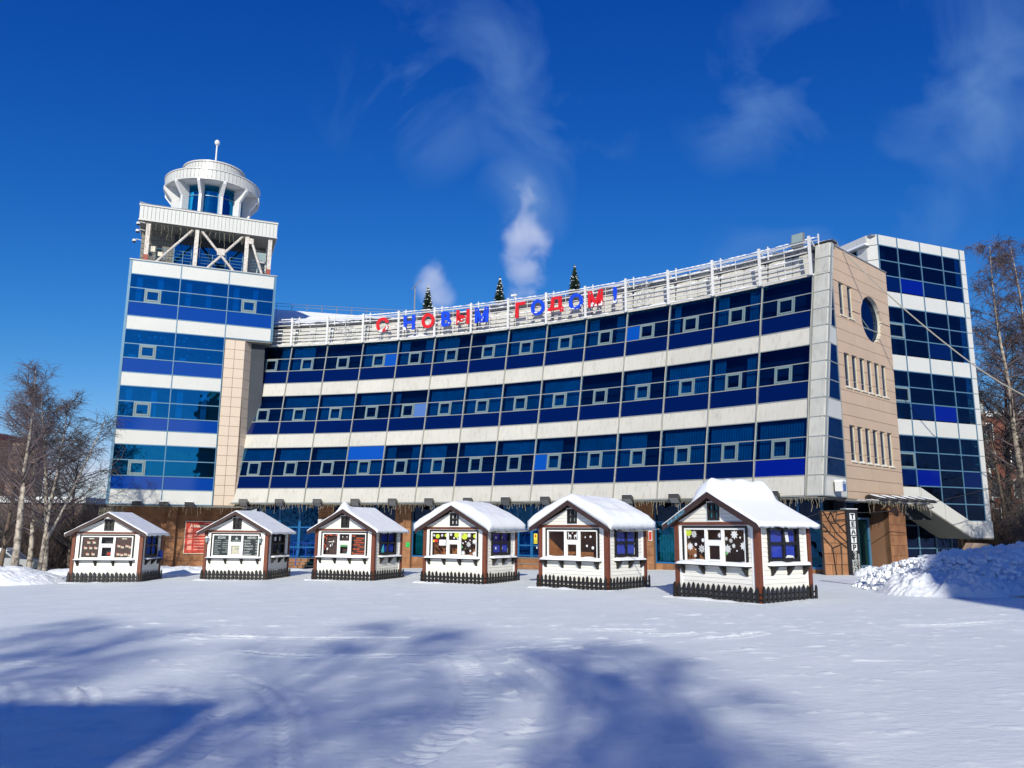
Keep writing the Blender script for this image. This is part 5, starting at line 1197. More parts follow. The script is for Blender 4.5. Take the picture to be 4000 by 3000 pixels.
# row of round lamps above the theatre door
for i in range(6):
    x = 2.35+i*1.28; MW = EM @ Matrix.Translation((x, -.55, 4.16+.02*i))
    MW = MW @ Matrix.Rotation(radians(16), 4, 'X'); f = thing('disc_lamp', f"flat round lamp on the canopy bar below the beige wall, {['first', 'second', 'third', 'fourth', 'fifth', 'sixth'][i]} from the left", 'lamp', MW, 'round lamps on the canopy bar')
    MB().lathe([(0, -.05), (.45, -.05), (.56, .02), (.45, .10), (0, .14)], 18).put('lamp_disc', M['darkgrey'], f, MW, True); MB().lathe([(.40, .12), (.30, .14), (0, .155)], 18).put('snow_cap', M['snow'], f, MW, True)
bar = thing('canopy_bar', 'pale steel bar carrying the round lamps below the beige wall', 'lamp bar', EM)
for y in (-.75, -.35): MB().tube([(.6, y, 4.03), (9.8, y, 4.14)], .035, 6).put('tube', M['steel_white'], bar, EM)
for k in range(5): MB().tube([(1.2+k*1.9, -.75, 4.04+.02*k), (1.2+k*1.9, .0, 4.04+.02*k)], .03, 5).put('arm', M['steel_white'], bar, EM)
# icicle light garlands
def garland(label, pts, MW, seed, drop=(.12, .75), step=.11):
    rr = random.Random(seed); mb = MB(); pts = [Vector(p) for p in pts]
    mb.tube(pts, .012, 3)
    for a, b in zip(pts[:-1], pts[1:]):
        n = max(1, int((b-a).length/step))
        for i in range(n):
            p = a.lerp(b, (i+rr.random())/n); L = rr.uniform(*drop)*(1 if rr.random() < .35 else .45); q = [p]; k = max(2, int(L/.09)); cur = p.copy()
            for j in range(k):
                cur = cur+Vector((rr.uniform(-.035, .035), rr.uniform(-.02, .02), -L/k)); q.append(cur.copy())
            mb.tube(q, .011, 3, caps=False)
    return thing('light_garland', label, 'light garland', MW, mesh=mb.mesh('light_garland', M['garland']))
garland('icicle light garland hanging along the lower edge of the curved facade', [pol(m, R0-.08, 4.08-.05*abs(sin(m*pi*1.5))) for m in np.arange(0, 14.4, .125)], I4, 4)
garland('icicle light garland hanging under the square tower', [(x, -.06, 3.90-.04*abs(sin(x*2))) for x in np.arange(-.1, 7.9, .3)], TM, 5)
garland('icicle light garland hanging in the open gallery of the tower', [(x, .15, 23.78) for x in np.arange(.5, 7.5, .3)], TM, 6, (.5, 2.2), .16)
garland('icicle light garland on the canopy bar by the theatre door', [(x, -.80, 4.02) for x in np.arange(.3, 9.2, .3)], EM, 7)
garland('bushy light garland tangled at the left corner below the tower', [(x, 1.0, 3.7) for x in np.arange(-.6, 1.0, .12)], TM, 9, (.4, .9), .03)
# greeting letters
LET = [('С', 3.585, 'r', 'first red letter of the greeting on the roof screen, shaped like a C'), ('Н', 4.34, 'b', 'blue letter shaped like an H on the roof screen'), ('О', 4.86, 'r', 'red round letter O on the roof screen'),
       ('В', 5.35, 'b', 'blue letter shaped like a B on the roof screen'), ('Ы', 5.82, 'r', 'wide red letter of two parts on the roof screen, before the left blue M'), ('М', 6.33, 'b', 'blue letter M on the roof screen'),
       ('Г', 7.355, 'r', 'red letter shaped like an upside-down L on the roof screen'), ('О', 7.825, 'b', 'blue letter O left of the red letter with feet'), ('Д', 8.285, 'r', 'red letter with feet between the two blue round letters'),
       ('О', 8.805, 'b', 'blue letter O right of the red letter with feet'), ('М', 9.295, 'r', 'red letter M on the roof screen'), ('!', 9.78, 'b', 'blue exclamation mark ending the greeting')]
rr = random.Random(21)
for ch, m, c, lab in LET:
    MW = bayM(m, 59.78, 16.2)
    me = textmesh('B' if ch == 'В' else ch, 1.30, .05, M['let_red' if c == 'r' else 'let_blue'], .05, 'CENTER', 1.06 if ch not in 'ЫМ' else .98)
    bb = [v.co for v in me.vertices]; zmin = min(v.z for v in bb); zmax = max(v.z for v in bb)
    MW2 = MW @ Matrix.Diagonal((1, 1, 1.06/(zmax-zmin), 1)) @ Matrix.Translation((0, 0, -zmin))
    L = thing('sign_letter', lab, 'letter', MW, 'greeting letters on the roof screen'); put('letter_face', me, L, MW2)
    # wind-packed snow stuck to the lower half of the letter: copies of face triangles pushed 1 cm out
    bm = bmesh.new(); bm.from_mesh(me); bmesh.ops.triangulate(bm, faces=bm.faces)
    fs = [f for f in bm.faces if f.normal.y < -.8]; bmesh.ops.delete(bm, geom=[f for f in bm.faces if f not in fs], context='FACES')
    bmesh.ops.subdivide_edges(bm, edges=bm.edges, cuts=4, use_grid_fill=True); bmesh.ops.triangulate(bm, faces=bm.faces)
    kill = []
    for f in bm.faces:
        p = f.calc_center_median(); h_ = (p.z-zmin)/(zmax-zmin); nz = float(vnoise(np.array(p.x*7+m*9), np.array(p.z*7), 2))
        if nz < (.62 if ch != 'В' else .75)+.9*h_: kill.append(f)
    bmesh.ops.delete(bm, geom=kill, context='FACES')
    for v in bm.verts: v.co.y -= .02
    r_ = bmesh.ops.extrude_face_region(bm, geom=bm.faces[:])
    for v in [g for g in r_['geom'] if isinstance(g, bmesh.types.BMVert)]: v.co.y -= .02
    ms = bpy.data.meshes.new('letter_snow'); bm.to_mesh(ms); bm.free(); ms.materials.clear(); ms.materials.append(M['snow'])
    if len(ms.polygons): put('stuck_snow', ms, L, MW2)
# wire snowflake ornaments
for m, lab in ((2.55, 'grey wire snowflake ornament on the roof screen left of the greeting'), (10.5, 'grey wire snowflake ornament on the roof screen right of the greeting')):
    MW = bayM(m, 59.8, 16.75); mb = MB()
    for k in range(8):
        a = pi*k/4; c, s = cos(a), sin(a); mb.tube([(0, 0, 0), (.62*c, 0, .62*s)], .012, 4)
        for q in (.3, .45):
            for e in (-.6, .6): mb.tube([(q*c, 0, q*s), (q*c+.18*cos(a+e), 0, q*s+.18*sin(a+e))], .010, 4)
    thing('snowflake_ornament', lab, 'snowflake ornament', MW, mesh=mb.mesh('snowflake_ornament', M['galv']))
# roof spruces
def spruce_mesh(seed):
    rr = random.Random(seed); mbn = MB(); mbs = MB()
    H = 1.75
    for i in range(520):
        t = rr.random()**.8; z = .12+t*(H-.12); R = .40*(1-t)**.85+.03; a = rr.uniform(0, 2*pi); L = R*rr.uniform(.8, 1.1)
        c, s = cos(a), sin(a); w = .05
        p0 = Vector((0.25*L*c, .25*L*s, z)); p1 = Vector((L*c, L*s, z-.10*L-.02)); side = Vector((-s, c, 0))*w; up = Vector((0, 0, .02))
        mbn.add([p0-side, p0+side, p1+side*.3, p1-side*.3, p0+up*3], [(0, 1, 2, 3), (0, 1, 4), (1, 2, 4), (2, 3, 4), (3, 0, 4)])
        if rr.random() < .22 and i % 2: mbs.add([p0.lerp(p1, .5)-side+up, p0.lerp(p1, .5)+side+up, p1+side*.6+up*1.2, p1-side*.6+up*1.2, p0.lerp(p1, .7)+up*3.5], [(0, 1, 4), (1, 2, 4), (2, 3, 4), (3, 0, 4), (3, 2, 1, 0)])
    mbn.tube([(0, 0, H-.1), (0, 0, H+.12)], .02, 4, .005)
    return mbn.mesh('foliage', M['needle']), mbs.mesh('branch_snow', M['snow'])
for i, (m, lab) in enumerate(((4.27, 'small snowy spruce on the roof, left of three, behind the red round letter'), (6.25, 'small snowy spruce on the roof, middle of three, after the blue M'), (8.22, 'small snowy spruce on the roof, right of three, above the blue O'))):
    MW = bayM(m, 63.0, 18.15) @ Matrix.Scale(1.28, 4); t = thing('spruce_tree', lab, 'spruce', MW, 'small spruces on the roof'); a, b = spruce_mesh(i)
    put('foliage', a, t, MW); put('branch_snow', b, t, MW); MB().tube([(0, 0, -.6), (0, 0, 1.5)], .035, 6).put('trunk', M['bark'], t, MW)
# antenna
MW = bayM(3.74, 64, 18.6); an = thing('antenna_mast', 'thin lattice antenna mast with a grey angled panel on the roof', 'antenna', MW)
mb = MB(); mb.tube([(0, 0, -.8), (0, 0, 2.35)], .03, 5)
for k in range(14): mb.tube([(-.14, 0, -.2+k*.16), (.14, 0, -.12+k*.16)], .007, 3)
for s in (-1, 1): mb.tube([(s*.06, 0, -.5), (s*.04, 0, 2)], .01, 3)
mb.put('mast', M['galv'], an, MW); MB().hexa([(-.35, 0, 1.95), (-.2, -.15, 1.95), (.55, -.15, 2.6), (.4, 0, 2.65)], [(-.35, .02, 2.02), (-.2, -.13, 2.02), (.55, -.13, 2.66), (.4, .02, 2.71)]).put('panel', M['galv'], an, MW)
MB().tube([(.3, -.02, 0), (.42, -.3, .1)], .008, 3).put('whip', M['galv'], an, MW)
# cameras
def cctv(MW, label, dome=False):
    t = thing('security_camera', label, 'camera', MW, 'security cameras on the building')
    if dome: MB().tube([(.45, 0, .12), (.15, 0, .16), (0, 0, .12)], .025, 6).put('arm', M['steel_white'], t, MW); MB().lathe([(0, .14), (.12, .12), (.14, .0), (.13, -.03)], 14).put('housing', M['steel_white'], t, MW, True); MB().lathe([(.12, -.03), (.09, -.11), (0, -.14)], 14).put('dome', M['black'], t, MW, True)
    else: MB().box(-.2, .2, -.07, .07, 0, .13).put('housing', M['steel_white'], t, MW); MB().box(-.21, -.2, -.05, .05, .02, .11).put('lens', M['black'], t, MW); MB().tube([(.05, 0, 0), (.1, 0, -.25)], .025, 5).put('arm', M['steel_white'], t, MW)
for z, lab in ((23.55, 'topmost dome camera at the left tower gallery post'), (23.0, 'middle dome camera at the left tower gallery post'), (22.25, 'lowest cream dome camera at the left tower gallery post')): cctv(TM @ Matrix.Translation((.15 if z > 22.5 else .0, .1, z)), lab, True)
cctv(bayM(7.06, 60.5, 17.98), 'small white bullet camera on the roof rail between the two words'); cctv(TM @ Matrix.Translation((-.35, -.1, 4.75)), 'white bullet camera at the lower left corner of the tower')
# roof floodlight and wall floodlight
MW = bayM(13.75, 60.1, 17.55); t = thing('floodlight', 'large square grey floodlight above the right end of the roof screen', 'floodlight', MW)
M2 = MW @ Matrix.Rotation(radians(-12), 4, 'X'); MB().box(-.33, .33, 0, .22, 0, .58).put('lamp_housing', M['galv'], t, M2); MB().box(-.29, .29, -.015, -.001, .04, .54).put('lamp_glass', M['lampglass'], t, M2)
MB().box(-.3, .3, -.05, .2, -.22, -.06).put('ballast_box', M['galv'], t, MW)
MW = bayM(14, R0, 0) @ Matrix.Translation(bl(TC, 4.62, -1.25)) @ rotz(pi/2+.15); t = thing('floodlight', 'white snow-capped floodlight with blue glass on the corner panel beside the beige wall', 'floodlight', MW)
MW = MW @ Matrix.Translation((0, -.2, 0)); MB().box(-.27, .27, -.2, .15, -.25, .2).put('lamp_housing', M['steel_white'], t, MW); MB().box(-.2, .24, -.225, -.2, -.22, .12).put('lamp_glass', M['spandrel_pale'], t, MW); MB().box(-.28, .28, -.24, .15, .2, .29).put('snow_cap', M['snow'], t, MW)
# red poster board on the stone wall
MW = TM @ Matrix.Translation((4.87, 2.12, .67)) @ Matrix.Diagonal((.835, 1, 1, 1)); bd = thing('poster_board', 'tall red poster board with pale pictures on the stone wall left of the second kiosk', 'poster board', MW)
MB().box(0, 2.05, 0, .06, 0, 2.2).put('board', M['red_board'], bd, MW); mb = MB(); framebox(mb, -.04, 2.09, -.04, 2.24, .05, -.02, .05); mb.put('frame', M['cream'], bd, MW)
for k in range(4): MB().box(.22, .58, -.018, -.001, .22+k*.40, .52+k*.40).put('picture', M['pink_print'], bd, MW)
for k in range(7): MB().box(.72, 1.85-.1*(k % 3), -.012, -.001, .22+k*.2, .30+k*.2).put('text_line', M['pink_print'], bd, MW)
[MB().box(.62+.13*k, .72+.13*k, -.012, -.001, 1.78+.02*(k % 2), 1.98-.02*(k % 3)).put('title_print', M['cream'], bd, MW) for k in range(8)]; MB().box(1.45, 1.9, -.012, -.001, 2.05, 2.13).put('text_line', M['pink_print'], bd, MW)
MB().prism([(.30, -.004, 1.72), (.42, -.004, 1.95), (.40, -.004, 2.1), (.5, -.004, 1.98), (.55, -.004, 1.8), (.45, -.004, 1.85)], (0, .003, 0)).put('figure_print', M['cream'], bd, MW)
MW = TM @ Matrix.Translation((6.65, 2.12, 2.35)); b2 = thing('notice_board', 'plain pale board at the right of the red poster board', 'notice board', MW); MB().box(0, 1.3, 0, .05, 0, .55).put('board', M['paper'], b2, MW)
# white notice board and air conditioner on the first pillar
MW = bayM(2.06, RG-.36, 1.55); b3 = thing('notice_board', 'white board with a round emblem on the stone pillar left of the third kiosk', 'notice board', MW)
MB().box(0, .95, 0, .05, .0, 1.55).put('board', M['paper'], b3, MW)
for r_ in (.13, .09): MB().lathe([(r_, 0), (r_+.02, 0), (r_+.02, .01), (r_, .01)], 20).put('emblem', M['galv'], b3, MW @ Matrix.Translation((.3, -.012, 1.3)) @ Matrix.Rotation(pi/2, 4, 'X'))
MW = bayM(4.44, RG-.32, 1.28); g = thing('access_sign', 'small green wheelchair access sign on the stone pillar right of the third kiosk', 'sign', MW); MB().box(0, .26, 0, .02, 0, .30).put('plate', M['sign_green'], g, MW)
mb = MB(); mb.tube([(.13, -.008, .24), (.13, -.008, .25)], .02, 6); mb.tube([(.13, -.008, .2), (.13, -.008, .13), (.19, -.008, .13), (.2, -.008, .07)], .01, 4); mb.put('wheelchair_symbol', M['black'], g, MW)
# door signs
MW = bayM(7.68, RG-.03, 1.62); g = thing('door_sign', 'tall yellow sign with red pictograms on the blue entrance doors', 'sign', MW); MB().box(0, .24, 0, .02, 0, .62).put('plate', M['yellow'], g, MW); MB().box(.07, .17, -.006, -.001, .38, .54).put('pictogram', M['red_st'], g, MW); mb = MB(); framebox(mb, .04, .2, .06, .22, .02, -.006, -.001); mb.put('pictogram', M['black'], g, MW)
MW = bayM(7.95, RG-.03, 2.05); g = thing('door_notice', 'square white notice right of the yellow sign on the entrance doors', 'notice', MW); MB().box(0, .34, 0, .02, 0, .34).put('sheet', M['paper'], g, MW); [MB().box(.06, .28, -.004, -.001, .08+.06*k, .10+.06*k).put('text_line', M['galv'], g, MW) for k in range(4)]
MW = bayM(7.74, RG-.03, 1.32); g = thing('door_notice', 'tiny white label below the yellow sign on the entrance doors', 'notice', MW); MB().box(0, .08, 0, .02, 0, .12).put('sheet', M['paper'], g, MW)
for m_ in (8.08,): MW = bayM(m_, RG-.12, 1.55); MB().tube([(0, .08, .3), (.12, 0, .22), (.16, 0, .05), (.05, .08, 0)], .025, 6).put('door_handle', M['steel_white'], GS, MW)
MW = bayM(10.44, RG-.30, 1.9); g = thing('wall_sign', 'narrow white sign with red foot on the pillar right of the fifth kiosk', 'sign', MW); MB().box(0, .22, 0, .03, 0, 1.25).put('plate', M['paper'], g, MW); MB().box(.03, .19, -.008, -.001, .04, .5).put('red_field', M['red_board'], g, MW)
# branch-pattern panel and black theatre pylon
MW = T(14.98, 38.62, .42, radians(-12)); pn = thing('entrance_panel', 'brown stone panel with a black branching lattice beside the black theatre sign', 'panel', MW)
MB().box(0, 1.10, .06, .45, 0, 3.05).put('panel_core', M['stone_joint'], pn, MW)
for i in range(6):
    for k, (a, b) in enumerate(((.02, .54), (.56, 1.08)) if i % 2 else ((.02, .36), (.38, .76), (.78, 1.08))): flat('stone_block', M['stone'], pn, MW, a, b, .02+i*.505, .50+i*.505, .0, .07)
mb = MB(); framebox(mb, 0, 1.10, 0, 3.06, .03, -.04, .0)
BR = [((.10, 3.0), (.62, 2.0), (1.08, 1.55)), ((.42, 3.0), (.60, 2.55), (1.08, 1.95)), ((.02, 2.45), (.34, 1.95), (1.08, 1.28)), ((.02, 1.80), (.42, 1.28), (.52, .02)), ((.82, 1.40), (.78, .02)), ((.42, 1.28), (.82, 1.46)), ((.72, 3.0), (.62, 2.55)), ((.3, 2.68), (.42, 2.95)), ((.62, 2.6), (1.06, 2.62)), ((.66, 2.85), (1.08, 2.95)), ((.36, 2.48), (.62, 2.45)), ((.02, 2.1), (.34, 2.05)), ((.80, 2.28), (1.08, 2.42)), ((.02, 2.3), (.2, 2.22))]
for b in BR: mb.tube([(p[0], -.02, p[1]) for p in b], .026, 5)
mb.put('branch_lattice', M['black'], pn, MW)
MW = T(16.06, 38.30, .42, radians(12)); py = thing('theatre_pylon', 'tall black theatre sign pillar with five white letter tiles', 'sign', MW)
MB().box(-.02, .60, 0, .4, 0, 3.12).put('pillar_body', M['black'], py, MW); MB().box(-.03, .61, -.01, .42, 3.121, 3.15).put('snow_cap', M['snow'], py, MW)
for i, ch in enumerate('ТЕАТР'):
    z0 = 2.62-i*.36; MB().box(.16, .44, -.02, -.001, z0, z0+.31).put('letter_tile', M['paper'], py, MW); txt(py, MW, ch, .30, M['black'], .30, z0+.05, -.024, .018)
def vtxt(s, size, x, z, MW, par, mt):   # lettering turned a quarter, reading upwards
    me = textmesh(s, size, .004, mt, .002, 'LEFT'); put('lettering', me, par, MW @ Matrix.Translation((x, -.008, z)) @ Matrix.Rotation(-pi/2, 4, 'Y'))
vtxt('НАРОДНЫЙ', .18, .40, .10, MW, py, M['chalk_txt']); vtxt('ОБЩЕНИЕ', .13, .24, .10, MW, py, M['chalk_txt']); vtxt('ДРАМАТИЧЕСКИЙ', .10, .54, .10, MW, py, M['chalk_txt'])
# cables
def cable(label, pts, sag, r, mt):
    out = []
    for a, b in zip(pts[:-1], pts[1:]):
        a, b = Vector(a), Vector(b)
        for i in range(14): t = i/14; out.append(a.lerp(b, t)-Vector((0, 0, sag*4*t*(1-t))))
    out.append(Vector(pts[-1])); return thing('cable', label, 'cable', I4, mesh=MB().tube(out, r, 5).mesh('cable', mt))
ep = EM @ Vector((1.6, -.05, 17.3)); cable('thick pale cable from the top of the beige wall down to the right birches', [ep, (24.5, 40.5, 10.9), (30.5, 41.5, 8.4)], .3, .035, M['wire'])
cable('black cable strung from the nearest kiosk past the theatre sign to the right', [(8.4, 28.2, 2.6), (15.0, 38.2, 3.45), (19.5, 40.0, 3.6), (33, 46, 6.5)], .12, .018, M['wire_dark'])
cable('thin cable between the roofs of the first two kiosks', [(-17.9, 40.6, 1.95), (-15.9, 40.9, 2.0)], .08, .014, M['wire_dark'])
cable('white cable between the roofs of the two snow-laden kiosks', [(-.9, 35.6, 2.35), (1.0, 33.0, 2.45)], .06, .016, M['wire'])
cable('white cable between the roofs of the two rightmost kiosks', [(4.0, 31.3, 2.45), (5.2, 28.2, 2.5)], .05, .016, M['wire'])

# ------------------------------------------------------------------ snow heaps
def heap(name, label, cx, cy, rx, ry, H, seed, rot=0.0, n=170, chunk=1.0, cat='snow heap', zoff=0.0, pw=.7):
    u = np.linspace(-1.12, 1.12, n); X, Y = np.meshgrid(u*rx, u*ry); r = np.sqrt((X/rx)**2+(Y/ry)**2)
    r = r+.28*(fbm(X*.45+seed, Y*.45, seed, 3))
    Z = H*np.clip(1-r**2, 0, 1)**pw*(1+.55*fbm(X*.5, Y*.5, seed+5, 3))
    m_ = np.clip((1.08-r)/.25, 0, 1)
    Z += m_*chunk*(.16*np.maximum(0, vnoise(X*2.2, Y*2.2, seed+2)-.45)*2+.11*np.abs(vnoise(X*4.6, Y*4.6, seed+3)-.5)*2+.05*np.abs(vnoise(X*10, Y*10, seed+4)-.5)*2)
    Z -= .12*(1-np.clip((1.1-r)/.2, 0, 1))
    me = grid_mesh(name, X, Y, Z, M['snow_heap'])
    o = thing(name, label, cat, T(cx, cy, float(gz(np.array(cx), np.array(cy)))+zoff, rot), mesh=me); return o
H1 = heap('snow_heap', 'big chunky heap of cleared snow at the right, half in shade', 20.6, 30.6, 6.2, 4.4, 1.28, 3, .10, 250, 1.25, pw=.6)
heap('snow_heap', 'long shaded snow bank running to the right edge', 25.0, 28.2, 8.0, 3.4, 1.25, 9, -.12, 170, .7, pw=.5)
heap('snow_heap', 'low spill of broken snow in front of the big heap', 15.6, 28.0, 3.0, 2.4, .50, 17, .25, 150, 1.4)
heap('snow_heap', 'small crumbly snow pile at the right edge of the square', 12.9, 16.6, 1.7, 1.2, .22, 23, .1, 120, 1.0)
heap('snow_bank', 'pale snow bank under the birches left of the first kiosk', -28.2, 40.5, 6.6, 3.0, .95, 31, -.12, 190, .55, 'snow bank', pw=.8)
heap('snow_bank', 'low snow ridge at the foot of the stone wall', -21, 50.5, 9, 1.5, .25, 37, .3, 110, .6, 'snow bank')
heap('snow_heap', 'small snow lump at the foot of the black theatre sign', 16.7, 37.6, .8, .6, .28, 41, 0, 60, .8)
# loose blocks on the big heap
rr = random.Random(4); mb = MB()
for i in range(900):
    a = rr.uniform(pi*.75, pi*1.9); q = rr.uniform(.55, 1.05); x = 19.4+6.2*q*cos(a); y = 30.2+4.2*q*sin(a); s = rr.uniform(.02, .085)
    z = float(gz(np.array(x), 0))+max(0, 1.3*(1-q*q)**.6 if q < 1 else 0)+.06
    R = [[rr.uniform(-1, 1) for _ in range(3)] for _ in range(8)]; base = [(-1,-1,-1),(1,-1,-1),(1,1,-1),(-1,1,-1),(-1,-1,1),(1,-1,1),(1,1,1),(-1,1,1)]
    mb.add([(x+s*(b[0]+.7*r[0]), y+s*(b[1]+.7*r[1]), z+s*.8*(b[2]+.7*r[2])) for b, r in zip(base, R)], [(0,3,2,1),(4,5,6,7),(0,1,5,4),(1,2,6,5),(2,3,7,6),(3,0,4,7)])
o = bpy.data.objects.new('snow_blocks', mb.mesh('snow_blocks', M['snow'])); link(o); o['kind'] = 'stuff'; o['label'] = 'loose snow blocks scattered on the big heap'; o['category'] = 'snow blocks'

# ------------------------------------------------------------------ trees
def tree_meshes(key, H, seed, r0=.16, nprim=34, spread=1.0, lean=(0, 0), start=.25, droop=.25, sub=(6, 6), bark='birch', twig='twig', up=.9, fork=False, twr=.011):
    def mk():
        rr = random.Random(seed); S = []; Tk = MB()
        def path(p, d, L, n, r, r_end, wob, gr):
            pts = [p.copy()]; cur = p.copy(); d = d.normalized()
            for i in range(n):
                d = (d+Vector((rr.uniform(-wob, wob), rr.uniform(-wob, wob), rr.uniform(-wob, wob)+gr))).normalized(); cur = cur+d*(L/n); pts.append(cur.copy())
            return pts, d
        trunks = [path(Vector((0, 0, -.3)), Vector((lean[0], lean[1], 1)), H, 12, r0, .02, .045, .01)[0]]
        if fork: trunks.append(path(trunks[0][2], Vector((fork, .05, 1)), H*.78, 10, r0*.7, .02, .05, .03)[0])
        for ti, tr in enumerate(trunks):
            Tk.tube(tr, r0*(1 if ti == 0 else .75), 8, .02)
            n_ = nprim if ti == 0 else nprim//2
            for i in range(n_):
                t = start+(1-start)*((i+rr.random())/n_); k = min(int(t*(len(tr)-1)), len(tr)-2); f = t*(len(tr)-1)-k; p = tr[k].lerp(tr[k+1], f)
                a = rr.uniform(0, 2*pi); L = H*.30*spread*(1-t)**.55*rr.uniform(.6, 1.15)+.5; d = Vector((cos(a), sin(a), up*rr.uniform(.6, 1.3)))
                rb = max(.02, r0*.36*(1-t)+.014); pts, _ = path(p, d, L, 6, rb, .01, .16, .05)
                S.append((pts, rb, .012, 4))
                for s_ in range(sub[0]):
                    t2 = rr.uniform(.2, 1); k2 = min(int(t2*6), 5); p2 = pts[k2].lerp(pts[k2+1], t2*6-k2); d2 = (pts[k2+1]-pts[k2]).normalized()+Vector((rr.uniform(-1, 1), rr.uniform(-1, 1), rr.uniform(-.5, .8)))*.8
                    L2 = L*rr.uniform(.25, .5)*(1.2-t2*.5)+.25; q, _ = path(p2, d2, L2, 4, .01, .01, .22, 0); S.append((q, .014, .008, 3))
                    for w in range(sub[1]):
                        t3 = rr.uniform(.15, 1); k3 = min(int(t3*4), 3); p3 = q[k3].lerp(q[k3+1], t3*4-k3); d3 = (q[k3+1]-q[k3]).normalized()*.7+Vector((rr.uniform(-1, 1), rr.uniform(-1, 1), rr.uniform(-.9, .5)))*.8
                        z_, _ = path(p3, d3, rr.uniform(.35, .9), 2, .01, .01, .25, -droop); S.append((z_, twr, .005, 3))
        V = []; F = []; base = 0
        for pts, ra, rb, n in S:
            K_ = len(pts)
            for i, p in enumerate(pts):
                d = (pts[min(i+1, K_-1)]-pts[max(i-1, 0)]).normalized(); a = d.cross(Vector((0, 0, 1)))
                if a.length < 1e-3: a = Vector((1, 0, 0))
                a.normalize(); b = d.cross(a); r_ = ra+(rb-ra)*i/(K_-1)
                for j in range(n): V.append(p+a*cos(2*pi*j/n)*r_+b*sin(2*pi*j/n)*r_)
            for i in range(K_-1):
                for j in range(n): F.append((base+i*n+j, base+i*n+(j+1) % n, base+(i+1)*n+(j+1) % n, base+(i+1)*n+j))
            base += K_*n
        return Tk.mesh('trunk', M[bark], True), raw_mesh('crown', [tuple(v) for v in V], F, [M[twig]], smooth=False)
    return shared(key, mk)
def tree(name, label, x, y, key, kw, rot=0, s=1.0, group=None, z=None):
    a, b = tree_meshes(key, **kw); zz = float(gz(np.array(x), np.array(y))) if z is None else z
    MW = T(x, y, zz, rot, s); t = thing(name, label, 'tree', MW, group); put('trunk', a, t, MW); put('crown', b, t, MW); return t
KB1 = dict(H=13, seed=1, r0=.24, nprim=32, spread=.95, start=.34, bark='birch', twig='twig_r', sub=(7, 5), up=1.1, lean=(.03, 0))
KB2 = dict(H=10.5, seed=2, r0=.13, nprim=30, spread=1.15, start=.22, bark='birch', twig='twig', sub=(6, 6), up=.45, fork=.35)
KB3 = dict(H=12.5, seed=3, r0=.20, nprim=46, spread=1.15, start=.22, bark='birch', twig='twig_r', sub=(7, 7), up=.7, droop=.45, twr=.014)
KD = dict(H=15, seed=4, r0=.25, nprim=46, spread=1.15, start=.16, bark='bark', twig='twig', sub=(7, 6), up=.8, twr=.013)
KB4 = dict(H=21, seed=5, r0=.24, nprim=56, spread=.60, start=.25, bark='birch', twig='twig_r', sub=(7, 7), up=.6, droop=.5, lean=(-.02, 0), twr=.015)
KSH = dict(H=5.5, seed=6, r0=.05, nprim=26, spread=1.5, start=.03, bark='bark', twig='twig', sub=(6, 5), up=1.6)
tree('birch_tree', 'tall bare tree with a thick pale trunk, nearest on the left', -24.6, 40.2, 'KB1', KB1, 0.3, .80, 'bare trees left of the tower', .25)
tree('birch_tree', 'forked birch with crooked white stems just right of the thick pale trunk', -25.0, 43.0, 'KB2', KB2, 0.0, .90, 'bare trees left of the tower', .1)
tree('birch_tree', 'dense purple-brown birch close to the left edge of the tower', -27.6, 48.0, 'KB3', KB3, 1.0, .90, 'bare trees left of the tower')
tree('birch_tree', 'birch with a spotted stem standing behind the first kiosk roof tip', -30.0, 50.5, 'KB3', KB3, 2.4, .88, 'bare trees left of the tower')
tree('bare_tree', 'dark bare tree filling the gap beside the lower tower corner', -30.5, 56, 'KD', KD, .5, .62, 'bare trees left of the tower')
tree('bare_tree', 'leafless tree at the left edge of the picture behind the thick trunk', -31.5, 50, 'KD', KD, 2.0, .64, 'bare trees left of the tower')
tree('birch_tree', 'tall leaning birch with a long white stem right of the glass tower', 32.6, 50.5, 'KB4', KB4, 0.05, 1.02, 'bare trees at the right')
tree('bare_tree', 'spreading grey-brown tree behind the leaning birch', 35.3, 57, 'KD', KD, 1.2, 1.08, 'bare trees at the right')
tree('bare_tree', 'dark spreading tree against the right edge of the picture', 33.8, 52.5, 'KD', KD, 3.0, 1.05, 'bare trees at the right')
tree('birch_tree', 'dense tall birch crown at the upper right edge', 36.2, 54, 'KB4', KB4, 2.2, 1.06, 'bare trees at the right')
tree('bare_tree', 'bushy bare tree low down before the red brick building', 32.0, 51.5, 'KD', KD, 4.2, .72, 'bare trees at the right')
for i, (x, y, s) in enumerate(((27.2, 41.5, .85), (28.6, 42.5, 1.05), (30.0, 43, .95), (26.2, 40.0, .62), (31.5, 43.5, 1.0), (29.3, 40.2, .8))):
    tree('bare_shrub', f"{['slim leafless shrub nearest the stair-shaped white band', 'tall leafless shrub reaching over the lower glass rows', 'leafless shrub beside the foot of the glass tower', 'lowest leafless shrub behind the top of the big snow heap', 'leafless shrub nearest the red brick building', 'leafless shrub before the shaded snow bank'][i]}", x, y, 'KSH', KSH, i*1.3, s, 'leafless shrubs by the rear glass tower')
rr = random.Random(12)
tree_meshes('KSH', **KSH)
